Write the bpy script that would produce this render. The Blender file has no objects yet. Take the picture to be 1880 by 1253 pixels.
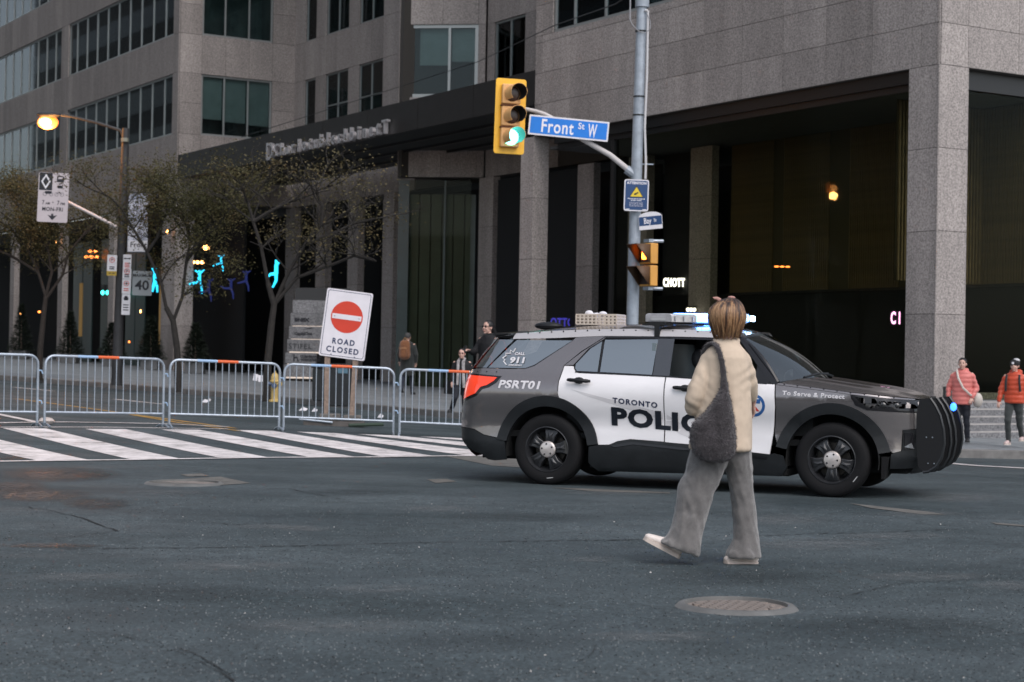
import bpy, bmesh, math, random
from mathutils import Vector, Matrix, noise
import numpy as np
R=math.radians
sc=bpy.context.scene; C=sc.collection
rnd=random.Random(7)

# ---------------------------------------------------------------- camera, world, sun, exposure
F=3300.0; RHO=R(1.0); PIT=math.atan(28.5/F); ZC=1.35          # lens in photo pixels, roll, pitch, eye height
cam=bpy.data.cameras.new('camera'); co=bpy.data.objects.new('camera',cam); C.objects.link(co); sc.camera=co
cam.sensor_width=36; cam.lens=F/1880*36; cam.clip_start=.1; cam.clip_end=2000
co.location=(0,0,ZC)
co.rotation_mode='QUATERNION'
co.rotation_quaternion=(Matrix.Rotation(math.pi/2+PIT,4,'X')@Matrix.Rotation(RHO,4,'Z')).to_quaternion()
cam.dof.use_dof=True; cam.dof.focus_distance=14.5; cam.dof.aperture_fstop=4.2
world=bpy.data.worlds.new('World'); sc.world=world; world.use_nodes=True
nt=world.node_tree; sky=nt.nodes.new('ShaderNodeTexSky'); sky.sky_type='NISHITA'; sky.sun_disc=False
SUN_EL=R(50); SUN_AZ=R(152)                                   # sun behind the camera's right, veiled by cloud
sky.sun_elevation=SUN_EL; sky.sun_rotation=SUN_AZ; sky.air_density=1.0; sky.dust_density=1.5; sky.ozone_density=1.2
hs=nt.nodes.new('ShaderNodeHueSaturation'); hs.inputs['Saturation'].default_value=.42; hs.inputs['Value'].default_value=1.15   # thin cloud greys the sky
nt.links.new(sky.outputs[0],hs.inputs['Color']); nt.links.new(hs.outputs[0],nt.nodes['Background'].inputs[0]); nt.nodes['Background'].inputs[1].default_value=.10
sl=bpy.data.lights.new('sun','SUN'); sl.energy=1.0; sl.angle=R(50); sl.color=(1,.93,.90)
so=bpy.data.objects.new('sun',sl); C.objects.link(so)
sd=Vector((math.sin(SUN_AZ)*math.cos(SUN_EL),math.cos(SUN_AZ)*math.cos(SUN_EL),math.sin(SUN_EL)))
so.rotation_mode='QUATERNION'; so.rotation_quaternion=sd.to_track_quat('Z','Y')
sc.view_settings.view_transform='Standard'; sc.view_settings.look='None'; sc.view_settings.gamma=1
sc.view_settings.use_curve_mapping=False; sc.view_settings.exposure=.80

# ---------------------------------------------------------------- survey of the place
def ray(px,py):
    u=px-940.0; v=626.5-py
    u2=u*math.cos(RHO)-v*math.sin(RHO); v2=v*math.cos(RHO)+u*math.sin(RHO)
    y=F*math.cos(PIT)-v2*math.sin(PIT); z=F*math.sin(PIT)+v2*math.cos(PIT)
    return (u2/y,1.0,z/y)
def sm(a,b,t):
    t=min(1,max(0,(t-a)/(b-a))); return t*t*(3-2*t)
def g(X,Y):                                                    # street surface: a gentle cross fall
    X=max(-30,min(25,X)); A=-.002-.024*sm(18.5,29,Y)
    return -1.375+.15*math.exp(-(Y/14)**2)+A*X+ZC
def hit(px,py,dz=0):
    d=ray(px,py); a,b=2.0,400.0
    for i in range(50):
        m=(a+b)/2
        if d[2]*m+ZC>g(d[0]*m,m)+dz: a=m
        else: b=m
    return Vector((d[0]*a,a,d[2]*a+ZC))
def at(px,py,Y):
    d=ray(px,py); return Vector((d[0]*Y,Y,d[2]*Y+ZC))
OX,OY=9.13,38.8; dA=Vector((-.5214,.8533,0)); dB=Vector((.8533,.5214,0)); BANG=math.atan2(.5214,.8533)
def bw(v,u,z=0): return Vector((OX,OY,0))+dB*v+dA*u+Vector((0,0,z))
def bl(P): x=P[0]-OX;y=P[1]-OY; return (x*dB[0]+y*dB[1], x*dA[0]+y*dA[1])
def hitA(px,py,v=0):
    d=ray(px,py); t=(v+OX*dB[0]+OY*dB[1])/(d[0]*dB[0]+dB[1]); return (bl((d[0]*t,t))[1], d[2]*t+ZC)
def hitB(px,py,u=0):
    d=ray(px,py); t=(u+OX*dA[0]+OY*dA[1])/(d[0]*dA[0]+dA[1]); return (bl((d[0]*t,t))[0], d[2]*t+ZC)

# ---------------------------------------------------------------- materials
MATS={}
def mat(name,col,rough=.6,metal=0,spec=None,bump=0,bscale=40,var=0,vscale=3,coat=0,emit=None,estr=0,dirt=None,sheen=0,rvar=0):
    if name in MATS: return MATS[name]
    m=bpy.data.materials.new(name); m.use_nodes=True; n=m.node_tree; b=n.nodes['Principled BSDF']; MATS[name]=m
    b.inputs['Base Color'].default_value=(*col,1); b.inputs['Roughness'].default_value=rough; b.inputs['Metallic'].default_value=metal
    if spec is not None: b.inputs['Specular IOR Level'].default_value=spec
    if coat: b.inputs['Coat Weight'].default_value=coat; b.inputs['Coat Roughness'].default_value=.06
    if sheen: b.inputs['Sheen Weight'].default_value=sheen
    if emit: b.inputs['Emission Color'].default_value=(*emit,1); b.inputs['Emission Strength'].default_value=estr
    tc=n.nodes.new('ShaderNodeTexCoord')
    if var or rvar:
        no=n.nodes.new('ShaderNodeTexNoise'); no.inputs['Scale'].default_value=vscale; no.inputs['Detail'].default_value=6; no.inputs['Roughness'].default_value=.65
        n.links.new(tc.outputs['Object'],no.inputs['Vector'])
    if var:
        cr=n.nodes.new('ShaderNodeValToRGB'); cr.color_ramp.elements[0].position=.3; cr.color_ramp.elements[1].position=.7
        cr.color_ramp.elements[0].color=(*[c*(1-var) for c in col],1); cr.color_ramp.elements[1].color=(*[min(1,c*(1+var)) for c in (dirt or col)],1)
        n.links.new(no.outputs['Fac'],cr.inputs[0]); n.links.new(cr.outputs[0],b.inputs['Base Color'])
    if rvar:
        mr=n.nodes.new('ShaderNodeMapRange'); mr.inputs[3].default_value=max(.02,rough-rvar); mr.inputs[4].default_value=min(1,rough+rvar)
        n.links.new(no.outputs['Fac'],mr.inputs[0]); n.links.new(mr.outputs[0],b.inputs['Roughness'])
    if bump:
        n2=n.nodes.new('ShaderNodeTexNoise'); n2.inputs['Scale'].default_value=bscale; n2.inputs['Detail'].default_value=4
        bp=n.nodes.new('ShaderNodeBump'); bp.inputs['Strength'].default_value=bump; bp.inputs['Distance'].default_value=.01
        n.links.new(tc.outputs['Object'],n2.inputs['Vector']); n.links.new(n2.outputs['Fac'],bp.inputs['Height']); n.links.new(bp.outputs[0],b.inputs['Normal'])
    return m
def node(n,t,**k):
    x=n.nodes.new('ShaderNode'+t)
    for a,v in k.items(): setattr(x,a,v)
    return x
def granite(name,a,b,scale=28):
    m=bpy.data.materials.new(name); m.use_nodes=True; n=m.node_tree; bs=n.nodes['Principled BSDF']; MATS[name]=m
    g_=node(n,'NewGeometry'); oi=node(n,'ObjectInfo')
    n1=node(n,'TexNoise'); n1.inputs['Scale'].default_value=scale; n1.inputs['Detail'].default_value=3; n1.inputs['Roughness'].default_value=.7
    n.links.new(g_.outputs['Position'],n1.inputs['Vector'])
    cr=node(n,'ValToRGB'); e=cr.color_ramp.elements; e[0].position=.36; e[0].color=(*a,1); e[1].position=.62; e[1].color=(*b,1)
    n.links.new(n1.outputs['Fac'],cr.inputs[0])
    n2=node(n,'TexNoise'); n2.inputs['Scale'].default_value=.9; n2.inputs['Detail'].default_value=7; n2.inputs['Roughness'].default_value=.7
    sv=node(n,'Mapping'); sv.inputs['Scale'].default_value=(1.6,1.6,.22); n.links.new(g_.outputs['Position'],sv.inputs[0]); n.links.new(sv.outputs[0],n2.inputs['Vector'])
    st=node(n,'MapRange'); st.inputs[1].default_value=.3; st.inputs[2].default_value=.7; st.inputs[3].default_value=.74; st.inputs[4].default_value=1.1
    n.links.new(n2.outputs['Fac'],st.inputs[0])
    pv=node(n,'MapRange'); pv.inputs[3].default_value=.84; pv.inputs[4].default_value=1.10; n.links.new(oi.outputs['Random'],pv.inputs[0])
    mu=node(n,'Math',operation='MULTIPLY'); n.links.new(st.outputs[0],mu.inputs[0]); n.links.new(pv.outputs[0],mu.inputs[1])
    vm=node(n,'VectorMath',operation='SCALE'); n.links.new(cr.outputs[0],vm.inputs[0]); n.links.new(mu.outputs[0],vm.inputs['Scale'])
    n.links.new(vm.outputs[0],bs.inputs['Base Color']); bs.inputs['Roughness'].default_value=.62
    bp=node(n,'Bump'); bp.inputs['Strength'].default_value=.25; bp.inputs['Distance'].default_value=.01
    n.links.new(n1.outputs['Fac'],bp.inputs['Height']); n.links.new(bp.outputs[0],bs.inputs['Normal'])
    return m
STONE=granite('pink_grey_granite',(.20,.18,.171),(.455,.405,.382),24)
STONE2=granite('dark_step_granite',(.10,.10,.105),(.27,.27,.28),24)
def glass(name,tint,gl=.5,rough=.02,base=.04):
    m=bpy.data.materials.new(name); m.use_nodes=True; n=m.node_tree; MATS[name]=m
    n.nodes.remove(n.nodes['Principled BSDF']); out=n.nodes['Material Output']
    tr=node(n,'BsdfTransparent'); tr.inputs[0].default_value=(*tint,1)
    gs=node(n,'BsdfGlossy'); gs.inputs['Roughness'].default_value=rough; gs.inputs[0].default_value=(.9,.97,1,1)
    lw=node(n,'LayerWeight'); lw.inputs[0].default_value=gl
    mr=node(n,'MapRange'); mr.inputs[3].default_value=base; mr.inputs[4].default_value=1.0; n.links.new(lw.outputs['Fresnel'],mr.inputs[0])
    mx=node(n,'MixShader'); n.links.new(mr.outputs[0],mx.inputs[0]); n.links.new(tr.outputs[0],mx.inputs[1]); n.links.new(gs.outputs[0],mx.inputs[2])
    n.links.new(mx.outputs[0],out.inputs[0]); return m
GL_TEAL=glass('teal_window_glass',(.58,.65,.65),.18,.03,.012)
GL_LOBBY=glass('lobby_glass',(.8,.8,.72),.08,.015,.002)
GL_CAR=glass('tinted_car_glass',(.30,.33,.34),.62,.01,.26)
GL_WIND=glass('windscreen_glass',(.5,.58,.58),.5,.01,.06)
GL_CLEAR=glass('clear_lens',(.8,.82,.85),.5,.05,.15)
BLACK=mat('black_plastic',(.009,.010,.012),.5,spec=.35,var=.2,vscale=8)
BLK_MET=mat('black_painted_steel',(.01,.01,.011),.35)
RUBBER=mat('tyre_rubber',(.009,.009,.010),.8,spec=.25,bump=.15,bscale=80)
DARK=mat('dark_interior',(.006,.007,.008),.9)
FASCIA=mat('dark_bronze_fascia',(.013,.011,.010),.5,metal=.1,var=.35,vscale=2)
FRAME=mat('pale_window_frame',(.34,.36,.36),.4,metal=.5)
GALV=mat('galvanised_steel',(.36,.41,.47),.42,metal=.6,var=.25,vscale=9,rvar=.12)
POLE=mat('pale_painted_pole',(.33,.37,.42),.5,metal=.2,var=.18,vscale=7,bump=.1,bscale=60)
DPOLE=mat('dark_lamp_pole',(.03,.03,.032),.6,var=.3)
SIGNW=mat('white_sign_sheet',(.74,.72,.75),.45,var=.1,vscale=5)
INK=mat('black_sign_ink',(.012,.013,.02),.5)
NAVY=mat('navy_sign_ink',(.015,.03,.09),.45)
RED=mat('red_sign_sheet',(.6,.045,.02),.45,var=.08)
BLUE=mat('blue_sign_sheet',(.006,.19,.68),.4,var=.06,vscale=4)
ORANGE=mat('orange_tape',(.7,.12,.03),.5)
YELLOW=mat('signal_yellow',(.88,.47,.02),.45,var=.08,vscale=6,coat=.2)
WOOD=mat('weathered_post_wood',(.26,.19,.15),.8,var=.3,vscale=18,bump=.3,bscale=30)
CONC=mat('concrete_block',(.13,.12,.11),.9,var=.35,vscale=6,bump=.5,bscale=25)

# ---------------------------------------------------------------- mesh helpers
class MB:
    def __init__(s): s.v=[]; s.f=[]
    def add(s,vs,fs,M=None):
        o=len(s.v); s.v+=[tuple(M@Vector(p)) if M else tuple(p) for p in vs]; s.f+=[tuple(i+o for i in f) for f in fs]; return s
    def box(s,x0,x1,y0,y1,z0,z1,M=None):
        vs=[(x0,y0,z0),(x1,y0,z0),(x1,y1,z0),(x0,y1,z0),(x0,y0,z1),(x1,y0,z1),(x1,y1,z1),(x0,y1,z1)]
        return s.add(vs,[(0,3,2,1),(4,5,6,7),(0,1,5,4),(1,2,6,5),(2,3,7,6),(3,0,4,7)],M)
    def tube(s,pts,r,n=8,M=None,caps=True,flat=None):
        pts=[Vector(p) for p in pts]; rs=r if isinstance(r,(list,tuple)) else [r]*len(pts)
        vs=[];fs=[]; up=None
        for i,p in enumerate(pts):
            t=(pts[min(i+1,len(pts)-1)]-pts[max(i-1,0)]).normalized()
            if up is None:
                up=Vector((0,0,1)) if abs(t.z)<.9 else Vector((0,1,0))
            a=t.cross(up).normalized(); b=a.cross(t).normalized(); up=b
            for k in range(n):
                q=2*math.pi*k/n; vs.append(p+a*(rs[i]*math.cos(q))+b*(rs[i]*math.sin(q)*(flat or 1)))
        for i in range(len(pts)-1):
            for k in range(n):
                k2=(k+1)%n; fs.append((i*n+k,i*n+k2,(i+1)*n+k2,(i+1)*n+k))
        if caps: fs.append(tuple(range(n))[::-1]); fs.append(tuple((len(pts)-1)*n+k for k in range(n)))
        return s.add(vs,fs,M)
    def lathe(s,prof,n=24,M=None,caps=True):                     # profile (r,z) about z
        vs=[];fs=[]
        for r,z in prof:
            for k in range(n): q=2*math.pi*k/n; vs.append((r*math.cos(q),r*math.sin(q),z))
        for i in range(len(prof)-1):
            for k in range(n): k2=(k+1)%n; fs.append((i*n+k,i*n+k2,(i+1)*n+k2,(i+1)*n+k))
        if caps and prof[0][0]>1e-5: fs.append(tuple(range(n))[::-1])
        if caps and prof[-1][0]>1e-5: fs.append(tuple((len(prof)-1)*n+k for k in range(n)))
        return s.add(vs,fs,M)
    def grid(s,fn,nu,nv,M=None):
        vs=[fn(i/nu,j/nv) for j in range(nv+1) for i in range(nu+1)]
        fs=[(j*(nu+1)+i,j*(nu+1)+i+1,(j+1)*(nu+1)+i+1,(j+1)*(nu+1)+i) for j in range(nv) for i in range(nu)]
        return s.add(vs,fs,M)
    def prism(s,poly,y0,y1,M=None):                    # polygon in x,z pushed along y
        n=len(poly); vs=[(x,y0,z) for x,z in poly]+[(x,y1,z) for x,z in poly]
        fs=[tuple(range(n)),tuple(range(2*n-1,n-1,-1))]+[(i,i+n,(i+1)%n+n,(i+1)%n) for i in range(n)]
        return s.add(vs,fs,M)
    def sphere(s,c,r,n=12,M=None):
        rx,ry,rz=r if isinstance(r,(tuple,list)) else (r,r,r)
        vs=[];fs=[];m=n//2
        for j in range(m+1):
            a=math.pi*j/m
            for k in range(n): q=2*math.pi*k/n; vs.append((c[0]+rx*math.sin(a)*math.cos(q),c[1]+ry*math.sin(a)*math.sin(q),c[2]+rz*math.cos(a)))
        for j in range(m):
            for k in range(n): k2=(k+1)%n; fs.append((j*n+k,(j+1)*n+k,(j+1)*n+k2,j*n+k2))
        return s.add(vs,fs,M)
    def mesh(s,name,m,sharp=35,tri=False,clean=True):
        me=bpy.data.meshes.new(name); me.from_pydata(s.v,[],s.f)
        bm=bmesh.new(); bm.from_mesh(me)
        if clean: bmesh.ops.remove_doubles(bm,verts=bm.verts,dist=1e-5); bmesh.ops.recalc_face_normals(bm,faces=bm.faces)
        sa=R(sharp)
        for f in bm.faces: f.smooth=True
        for e in bm.edges:
            if len(e.link_faces)==2 and e.calc_face_angle(0)>sa: e.smooth=False
        bm.to_mesh(me); bm.free()
        if m: me.materials.append(m)
        return me
    def build(s,name,m,parent=None,bevel=0,**k):
        return link(name,s.mesh(name,m,**k),parent,bevel)
def link(name,me,parent=None,bevel=0,M=None):
    o=bpy.data.objects.new(name,me); C.objects.link(o)
    if parent: o.parent=parent
    if M is not None: o.matrix_local=M
    if bevel:
        b=o.modifiers.new('bevel','BEVEL'); b.width=bevel; b.segments=2; b.limit_method='ANGLE'; b.angle_limit=R(40)
    return o
def thing(name,label,cat,loc=(0,0,0),rz=0,group=None):
    o=bpy.data.objects.new(name,None); C.objects.link(o); o.location=loc; o.rotation_euler=(0,0,rz); o.empty_display_size=.2
    o['label']=label; o['category']=cat
    if group: o['group']=group
    return o
def tag(o,label,cat,group=None):
    o['label']=label; o['category']=cat
    if group: o['group']=group
    return o
def struct(o,label=None):
    o['kind']='structure'
    if label: o['label']=label
    return o
def dup(root,loc,rz,label):
    m={}
    r=root.copy(); C.objects.link(r); r.location=loc; r.rotation_euler=(0,0,rz); r['label']=label
    def rec(a,b):
        for ch in a.children:
            c=ch.copy(); C.objects.link(c); c.parent=b; rec(ch,c)
    rec(root,r); return r
def text(s,size=.1,ext=.002,off=0,space=1,M=None,mb=None,wid=1.0,fit=None):
    """flat lettering in the x,z plane facing -y, centred on the origin"""
    cu=bpy.data.curves.new('t','FONT'); cu.body=s; cu.size=size; cu.extrude=ext; cu.offset=off; cu.space_character=space
    cu.align_x='CENTER'; cu.align_y='CENTER'; cu.resolution_u=3
    o=bpy.data.objects.new('t',cu); C.objects.link(o)
    dg=bpy.context.evaluated_depsgraph_get(); me=bpy.data.meshes.new_from_object(o.evaluated_get(dg))
    vs=[(v.co.x*wid,-v.co.z,v.co.y) for v in me.vertices]; fs=[tuple(p.vertices) for p in me.polygons]
    if fit:
        xs_=[v[0] for v in vs]; zs_=[v[2] for v in vs]; xm=(min(xs_)+max(xs_))/2; zm=(min(zs_)+max(zs_))/2; fx=fit[0]/(max(xs_)-min(xs_)); fz=fit[1]/(max(zs_)-min(zs_)) if fit[1] else fx
        vs=[((x-xm)*fx,y,(z-zm)*fz) for x,y,z in vs]
    bpy.data.objects.remove(o); bpy.data.curves.remove(cu); bpy.data.meshes.remove(me)
    mb=mb or MB(); mb.add(vs,fs,M); return mb
def T(x,y,z): return Matrix.Translation((x,y,z))
def RZ(a): return Matrix.Rotation(a,4,'Z')
def RX(a): return Matrix.Rotation(a,4,'X')
def RY(a): return Matrix.Rotation(a,4,'Y')
def rrect(w,h,r,n=5,cx=0,cz=0):
    p=[]
    for (sx,sz,a0) in ((1,-1,-90),(1,1,0),(-1,1,90),(-1,-1,180)):
        for k in range(n+1):
            a=R(a0+90*k/n); p.append((cx+sx*(w/2-r)+r*math.cos(a),cz+sz*(h/2-r)+r*math.sin(a)))
    return p
def disc(cx,cz,r,n=32,rx=None): return [(cx+(rx or r)*math.cos(2*math.pi*k/n),cz+r*math.sin(2*math.pi*k/n)) for k in range(n)]
def drape(poly,step,zf,bounds=None):
    """triangulate a plan polygon, slice it to a grid and lift it with zf(a,b) -> point; returns verts, faces"""
    bm=bmesh.new(); vs=[bm.verts.new((a,b,0)) for a,b in poly]; bm.faces.new(vs)
    bmesh.ops.triangulate(bm,faces=bm.faces[:])
    xs=[p[0] for p in poly]; ys=[p[1] for p in poly]
    for ax,lo,hi in ((0,min(xs),max(xs)),(1,min(ys),max(ys))):
        st=step[ax] if isinstance(step,tuple) else step
        k=math.floor(lo/st)+1
        while k*st<hi:
            pc=Vector((0,0,0)); pc[ax]=k*st; no=Vector((0,0,0)); no[ax]=1
            bmesh.ops.bisect_plane(bm,geom=bm.verts[:]+bm.edges[:]+bm.faces[:],plane_co=pc,plane_no=no,dist=1e-6); k+=1
    bmesh.ops.remove_doubles(bm,verts=bm.verts,dist=1e-5)
    bm.verts.ensure_lookup_table(); bm.verts.index_update()
    be=[(e.verts[0].index,e.verts[1].index) for e in bm.edges if len(e.link_faces)==1]
    V=[zf(v.co.x,v.co.y) for v in bm.verts]; Fa=[tuple(v.index for v in f.verts) for f in bm.faces]; bm.free()
    return V,Fa,be

# ---------------------------------------------------------------- ground, road, pavements, markings
def asphalt():
    m=bpy.data.materials.new('worn_asphalt'); m.use_nodes=True; n=m.node_tree; bs=n.nodes['Principled BSDF']; MATS['asphalt']=m
    g_=node(n,'NewGeometry')
    def nz(s,d=5,r=.6,vec=None):
        x=node(n,'TexNoise'); x.inputs['Scale'].default_value=s; x.inputs['Detail'].default_value=d; x.inputs['Roughness'].default_value=r
        n.links.new(vec or g_.outputs['Position'],x.inputs['Vector']); return x
    mp=node(n,'Mapping'); mp.inputs['Rotation'].default_value=(0,0,R(8)); mp.inputs['Scale'].default_value=(.6,1.0,1); n.links.new(g_.outputs['Position'],mp.inputs[0])
    big=nz(.5,6,.62,mp.outputs[0]); mid=nz(5,6,.7); fine=nz(48,3,.75)
    r1=node(n,'ValToRGB'); e=r1.color_ramp.elements; e[0].position=.34; e[0].color=(.021,.033,.037,1); e[1].position=.70; e[1].color=(.062,.080,.087,1)
    n.links.new(big.outputs['Fac'],r1.inputs[0])
    r2=node(n,'MapRange'); r2.inputs[1].default_value=.3; r2.inputs[2].default_value=.7; r2.inputs[3].default_value=.75; r2.inputs[4].default_value=1.25; n.links.new(mid.outputs['Fac'],r2.inputs[0])
    r3=node(n,'MapRange'); r3.inputs[1].default_value=.3; r3.inputs[2].default_value=.72; r3.inputs[3].default_value=.15; r3.inputs[4].default_value=2.1; n.links.new(fine.outputs['Fac'],r3.inputs[0])
    m1=node(n,'Math',operation='MULTIPLY'); n.links.new(r2.outputs[0],m1.inputs[0]); n.links.new(r3.outputs[0],m1.inputs[1])
    v1=node(n,'VectorMath',operation='SCALE'); n.links.new(r1.outputs[0],v1.inputs[0]); n.links.new(m1.outputs[0],v1.inputs['Scale'])
    # pale stones and chips
    vo=node(n,'TexVoronoi'); vo.inputs['Scale'].default_value=14; n.links.new(g_.outputs['Position'],vo.inputs['Vector'])
    lt=node(n,'Math',operation='LESS_THAN'); lt.inputs[1].default_value=.06; n.links.new(vo.outputs['Distance'],lt.inputs[0])
    wn=node(n,'Math',operation='GREATER_THAN'); wn.inputs[1].default_value=.9; sp=node(n,'SeparateColor'); n.links.new(vo.outputs['Color'],sp.inputs[0]); n.links.new(sp.outputs[0],wn.inputs[0])
    ch=node(n,'Math',operation='MULTIPLY'); n.links.new(lt.outputs[0],ch.inputs[0]); n.links.new(wn.outputs[0],ch.inputs[1])
    mx=node(n,'Mix',data_type='RGBA'); n.links.new(ch.outputs[0],mx.inputs[0]); n.links.new(v1.outputs[0],mx.inputs[6]); mx.inputs[7].default_value=(.35,.34,.33,1)
    n.links.new(mx.outputs[2],bs.inputs['Base Color'])
    rr=node(n,'MapRange'); rr.inputs[1].default_value=.35; rr.inputs[2].default_value=.65; rr.inputs[3].default_value=.8; rr.inputs[4].default_value=.55; n.links.new(nz(.8,4,.6,mp.outputs[0]).outputs['Fac'],rr.inputs[0])
    n.links.new(rr.outputs[0],bs.inputs['Roughness'])
    bp=node(n,'Bump'); bp.inputs['Strength'].default_value=.55; bp.inputs['Distance'].default_value=.012; n.links.new(fine.outputs['Fac'],bp.inputs['Height'])
    n.links.new(bp.outputs[0],bs.inputs['Normal']); return m
ASPH=asphalt()
def sheet(poly,dz,name,m,step=2.0,skirt=0):
    V,Fa,be=drape(poly,step,lambda a,b:(a,b,g(a,b)+dz))
    mb=MB(); mb.add(V,Fa)
    if skirt:
        o=len(mb.v); idx={}
        for a,b in be:
            for i in (a,b):
                if i not in idx: idx[i]=len(mb.v); p=V[i]; mb.v.append((p[0],p[1],p[2]-skirt))
            mb.f.append((a,b,idx[b],idx[a]))
    me=mb.mesh(name,m)
    return link(name,me)
def road():
    ax=lambda lo,a,b,hi,c,f:[lo+(a-lo)*i/c for i in range(c)]+[a+(b-a)*i/f for i in range(f)]+[b+(hi-b)*i/c for i in range(c+1)]
    xs=ax(-150,-22,20,120,16,46); ys=ax(-60,4,60,300,20,62); mb=MB(); n=len(xs)
    mb.v=[(x,y,g(x,y)) for y in ys for x in xs]
    mb.f=[(j*n+i,j*n+i+1,(j+1)*n+i+1,(j+1)*n+i) for j in range(len(ys)-1) for i in range(n-1)]
    return mb.build('road',ASPH)
struct(road())
curb=[(-60,712),(0,698),(240,716),(460,734),(830,768),(1100,794),(1350,819),(1500,833),(1640,838.5),(1766,841),(1880,843.6),(2100,849)]
cp=[hit(*p) for p in curb]
e0=cp[0]+ (cp[1]-cp[2]).normalized()*60; cp=[e0]+cp[1:]
def pave():
    m=bpy.data.materials.new('pavement_concrete'); m.use_nodes=True; n=m.node_tree; bs=n.nodes['Principled BSDF']
    g_=node(n,'NewGeometry'); mp=node(n,'Mapping'); mp.inputs['Rotation'].default_value=(0,0,-BANG); n.links.new(g_.outputs['Position'],mp.inputs[0])
    br=node(n,'TexBrick'); br.offset=0; br.inputs['Scale'].default_value=1; br.inputs['Brick Width'].default_value=1.5; br.inputs['Row Height'].default_value=1.5; br.inputs['Mortar Size'].default_value=.012
    br.inputs['Color1'].default_value=(.19,.21,.225,1); br.inputs['Color2'].default_value=(.23,.245,.255,1); br.inputs['Mortar'].default_value=(.04,.04,.04,1); n.links.new(mp.outputs[0],br.inputs[0])
    no=node(n,'TexNoise'); no.inputs['Scale'].default_value=3; no.inputs['Detail'].default_value=8; no.inputs['Roughness'].default_value=.7; n.links.new(g_.outputs['Position'],no.inputs['Vector'])
    mr=node(n,'MapRange'); mr.inputs[1].default_value=.3; mr.inputs[2].default_value=.7; mr.inputs[3].default_value=.65; mr.inputs[4].default_value=1.2; n.links.new(no.outputs['Fac'],mr.inputs[0])
    vm=node(n,'VectorMath',operation='SCALE'); n.links.new(br.outputs[0],vm.inputs[0]); n.links.new(mr.outputs[0],vm.inputs['Scale']); n.links.new(vm.outputs[0],bs.inputs['Base Color'])
    bs.inputs['Roughness'].default_value=.7; return m
PAVE=pave()
inner=[]
for i,p in enumerate(cp):
    t=(cp[min(i+1,len(cp)-1)]-cp[max(i-1,0)]); t.z=0; t.normalize(); inner.append(p+Vector((-t.y,t.x,0))*.16)
poly=[(p.x,p.y) for p in inner]+[(inner[-1].x+60,inner[-1].y-2),(110,120),(110,290),(-145,290),(-145,inner[0].y)]
struct(sheet(poly,.14,'pavement',PAVE,3.0))
mb=MB()
def ctop(i,q):
    a=cp[i]; b=inner[i]; return None
n=len(cp)
for i in range(n):
    a,b=cp[i],inner[i]; za=g(a.x,a.y); zb=g(b.x,b.y)
    mb.v+=[(a.x,a.y,za-.02),(a.x,a.y,za+.13),(a.x+.02*(b.x-a.x)/.16,a.y+.02*(b.y-a.y)/.16,za+.144),(b.x,b.y,zb+.144),(b.x,b.y,zb)]
for i in range(n-1):
    for k in range(4): mb.f.append((i*5+k,i*5+k+1,(i+1)*5+k+1,(i+1)*5+k))
struct(mb.build('kerb',mat('kerb_concrete',(.15,.145,.14),.85,var=.3,vscale=4,bump=.3)))

def paint():
    m=bpy.data.materials.new('worn_road_paint'); m.use_nodes=True; n=m.node_tree; bs=n.nodes['Principled BSDF']; out=n.nodes['Material Output']
    g_=node(n,'NewGeometry')
    a=node(n,'TexNoise'); a.inputs['Scale'].default_value=2.6; a.inputs['Detail'].default_value=9; a.inputs['Roughness'].default_value=.72; n.links.new(g_.outputs['Position'],a.inputs['Vector'])
    b=node(n,'TexNoise'); b.inputs['Scale'].default_value=40; b.inputs['Detail'].default_value=3; n.links.new(g_.outputs['Position'],b.inputs['Vector'])
    r=node(n,'ValToRGB'); e=r.color_ramp.elements; e[0].position=.35; e[0].color=(.40,.37,.36,1); e[1].position=.6; e[1].color=(.86,.80,.79,1); n.links.new(a.outputs['Fac'],r.inputs[0])
    n.links.new(r.outputs[0],bs.inputs['Base Color']); bs.inputs['Roughness'].default_value=.55
    ad=node(n,'Math',operation='ADD'); n.links.new(a.outputs['Fac'],ad.inputs[0]); m5=node(n,'Math',operation='MULTIPLY'); m5.inputs[1].default_value=.35; n.links.new(b.outputs['Fac'],m5.inputs[0]); n.links.new(m5.outputs[0],ad.inputs[1])
    gt=node(n,'MapRange'); gt.inputs[1].default_value=.47; gt.inputs[2].default_value=.53; n.links.new(ad.outputs[0],gt.inputs[0])
    tr=node(n,'BsdfTransparent'); mx=node(n,'MixShader'); n.links.new(gt.outputs[0],mx.inputs[0]); n.links.new(tr.outputs[0],mx.inputs[1]); n.links.new(bs.outputs[0],mx.inputs[2]); n.links.new(mx.outputs[0],out.inputs[0])
    return m
PAINT=paint()
YPAINT=mat('yellow_road_paint',(.42,.24,.05),.6,var=.3)
def mark(pix,dz=.006,name='crosswalk_marking',m=None,step=1.0):
    P=[hit(*p) for p in pix]; return struct(sheet([(p.x,p.y) for p in P],dz,name,m or PAINT,step))
bars=[(-179,-84,68,163),(5,84,240,332),(156,230,408,496),(296,366,570,650),(433,498,698,800),(545,617,862,950),(657,725,1010,1095),(770,832,1150,1240)]
def yf(x): return 787+max(0,x)*.0085+max(0,x-480)*.03
def yn(x): return 847.5-.0125*x if x<700 else 840-.013*(x-700)
for a,b,c,d in bars: mark([(a,yf(a)),(b,yf(b)),(d,yn(d)),(c,yn(c))])
def line(pts,w,name='road_line',m=None,dz=.010):
    P=[hit(*p) for p in pts]; L=[];Rr=[]
    for i,p in enumerate(P):
        t=(P[min(i+1,len(P)-1)]-P[max(i-1,0)]); t.z=0; t.normalize(); nn=Vector((-t.y,t.x,0))*w/2; L.append(p+nn); Rr.append(p-nn)
    poly=[(p.x,p.y) for p in L+Rr[::-1]]
    return struct(sheet(poly,dz,name,m or PAINT,1.0))
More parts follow.
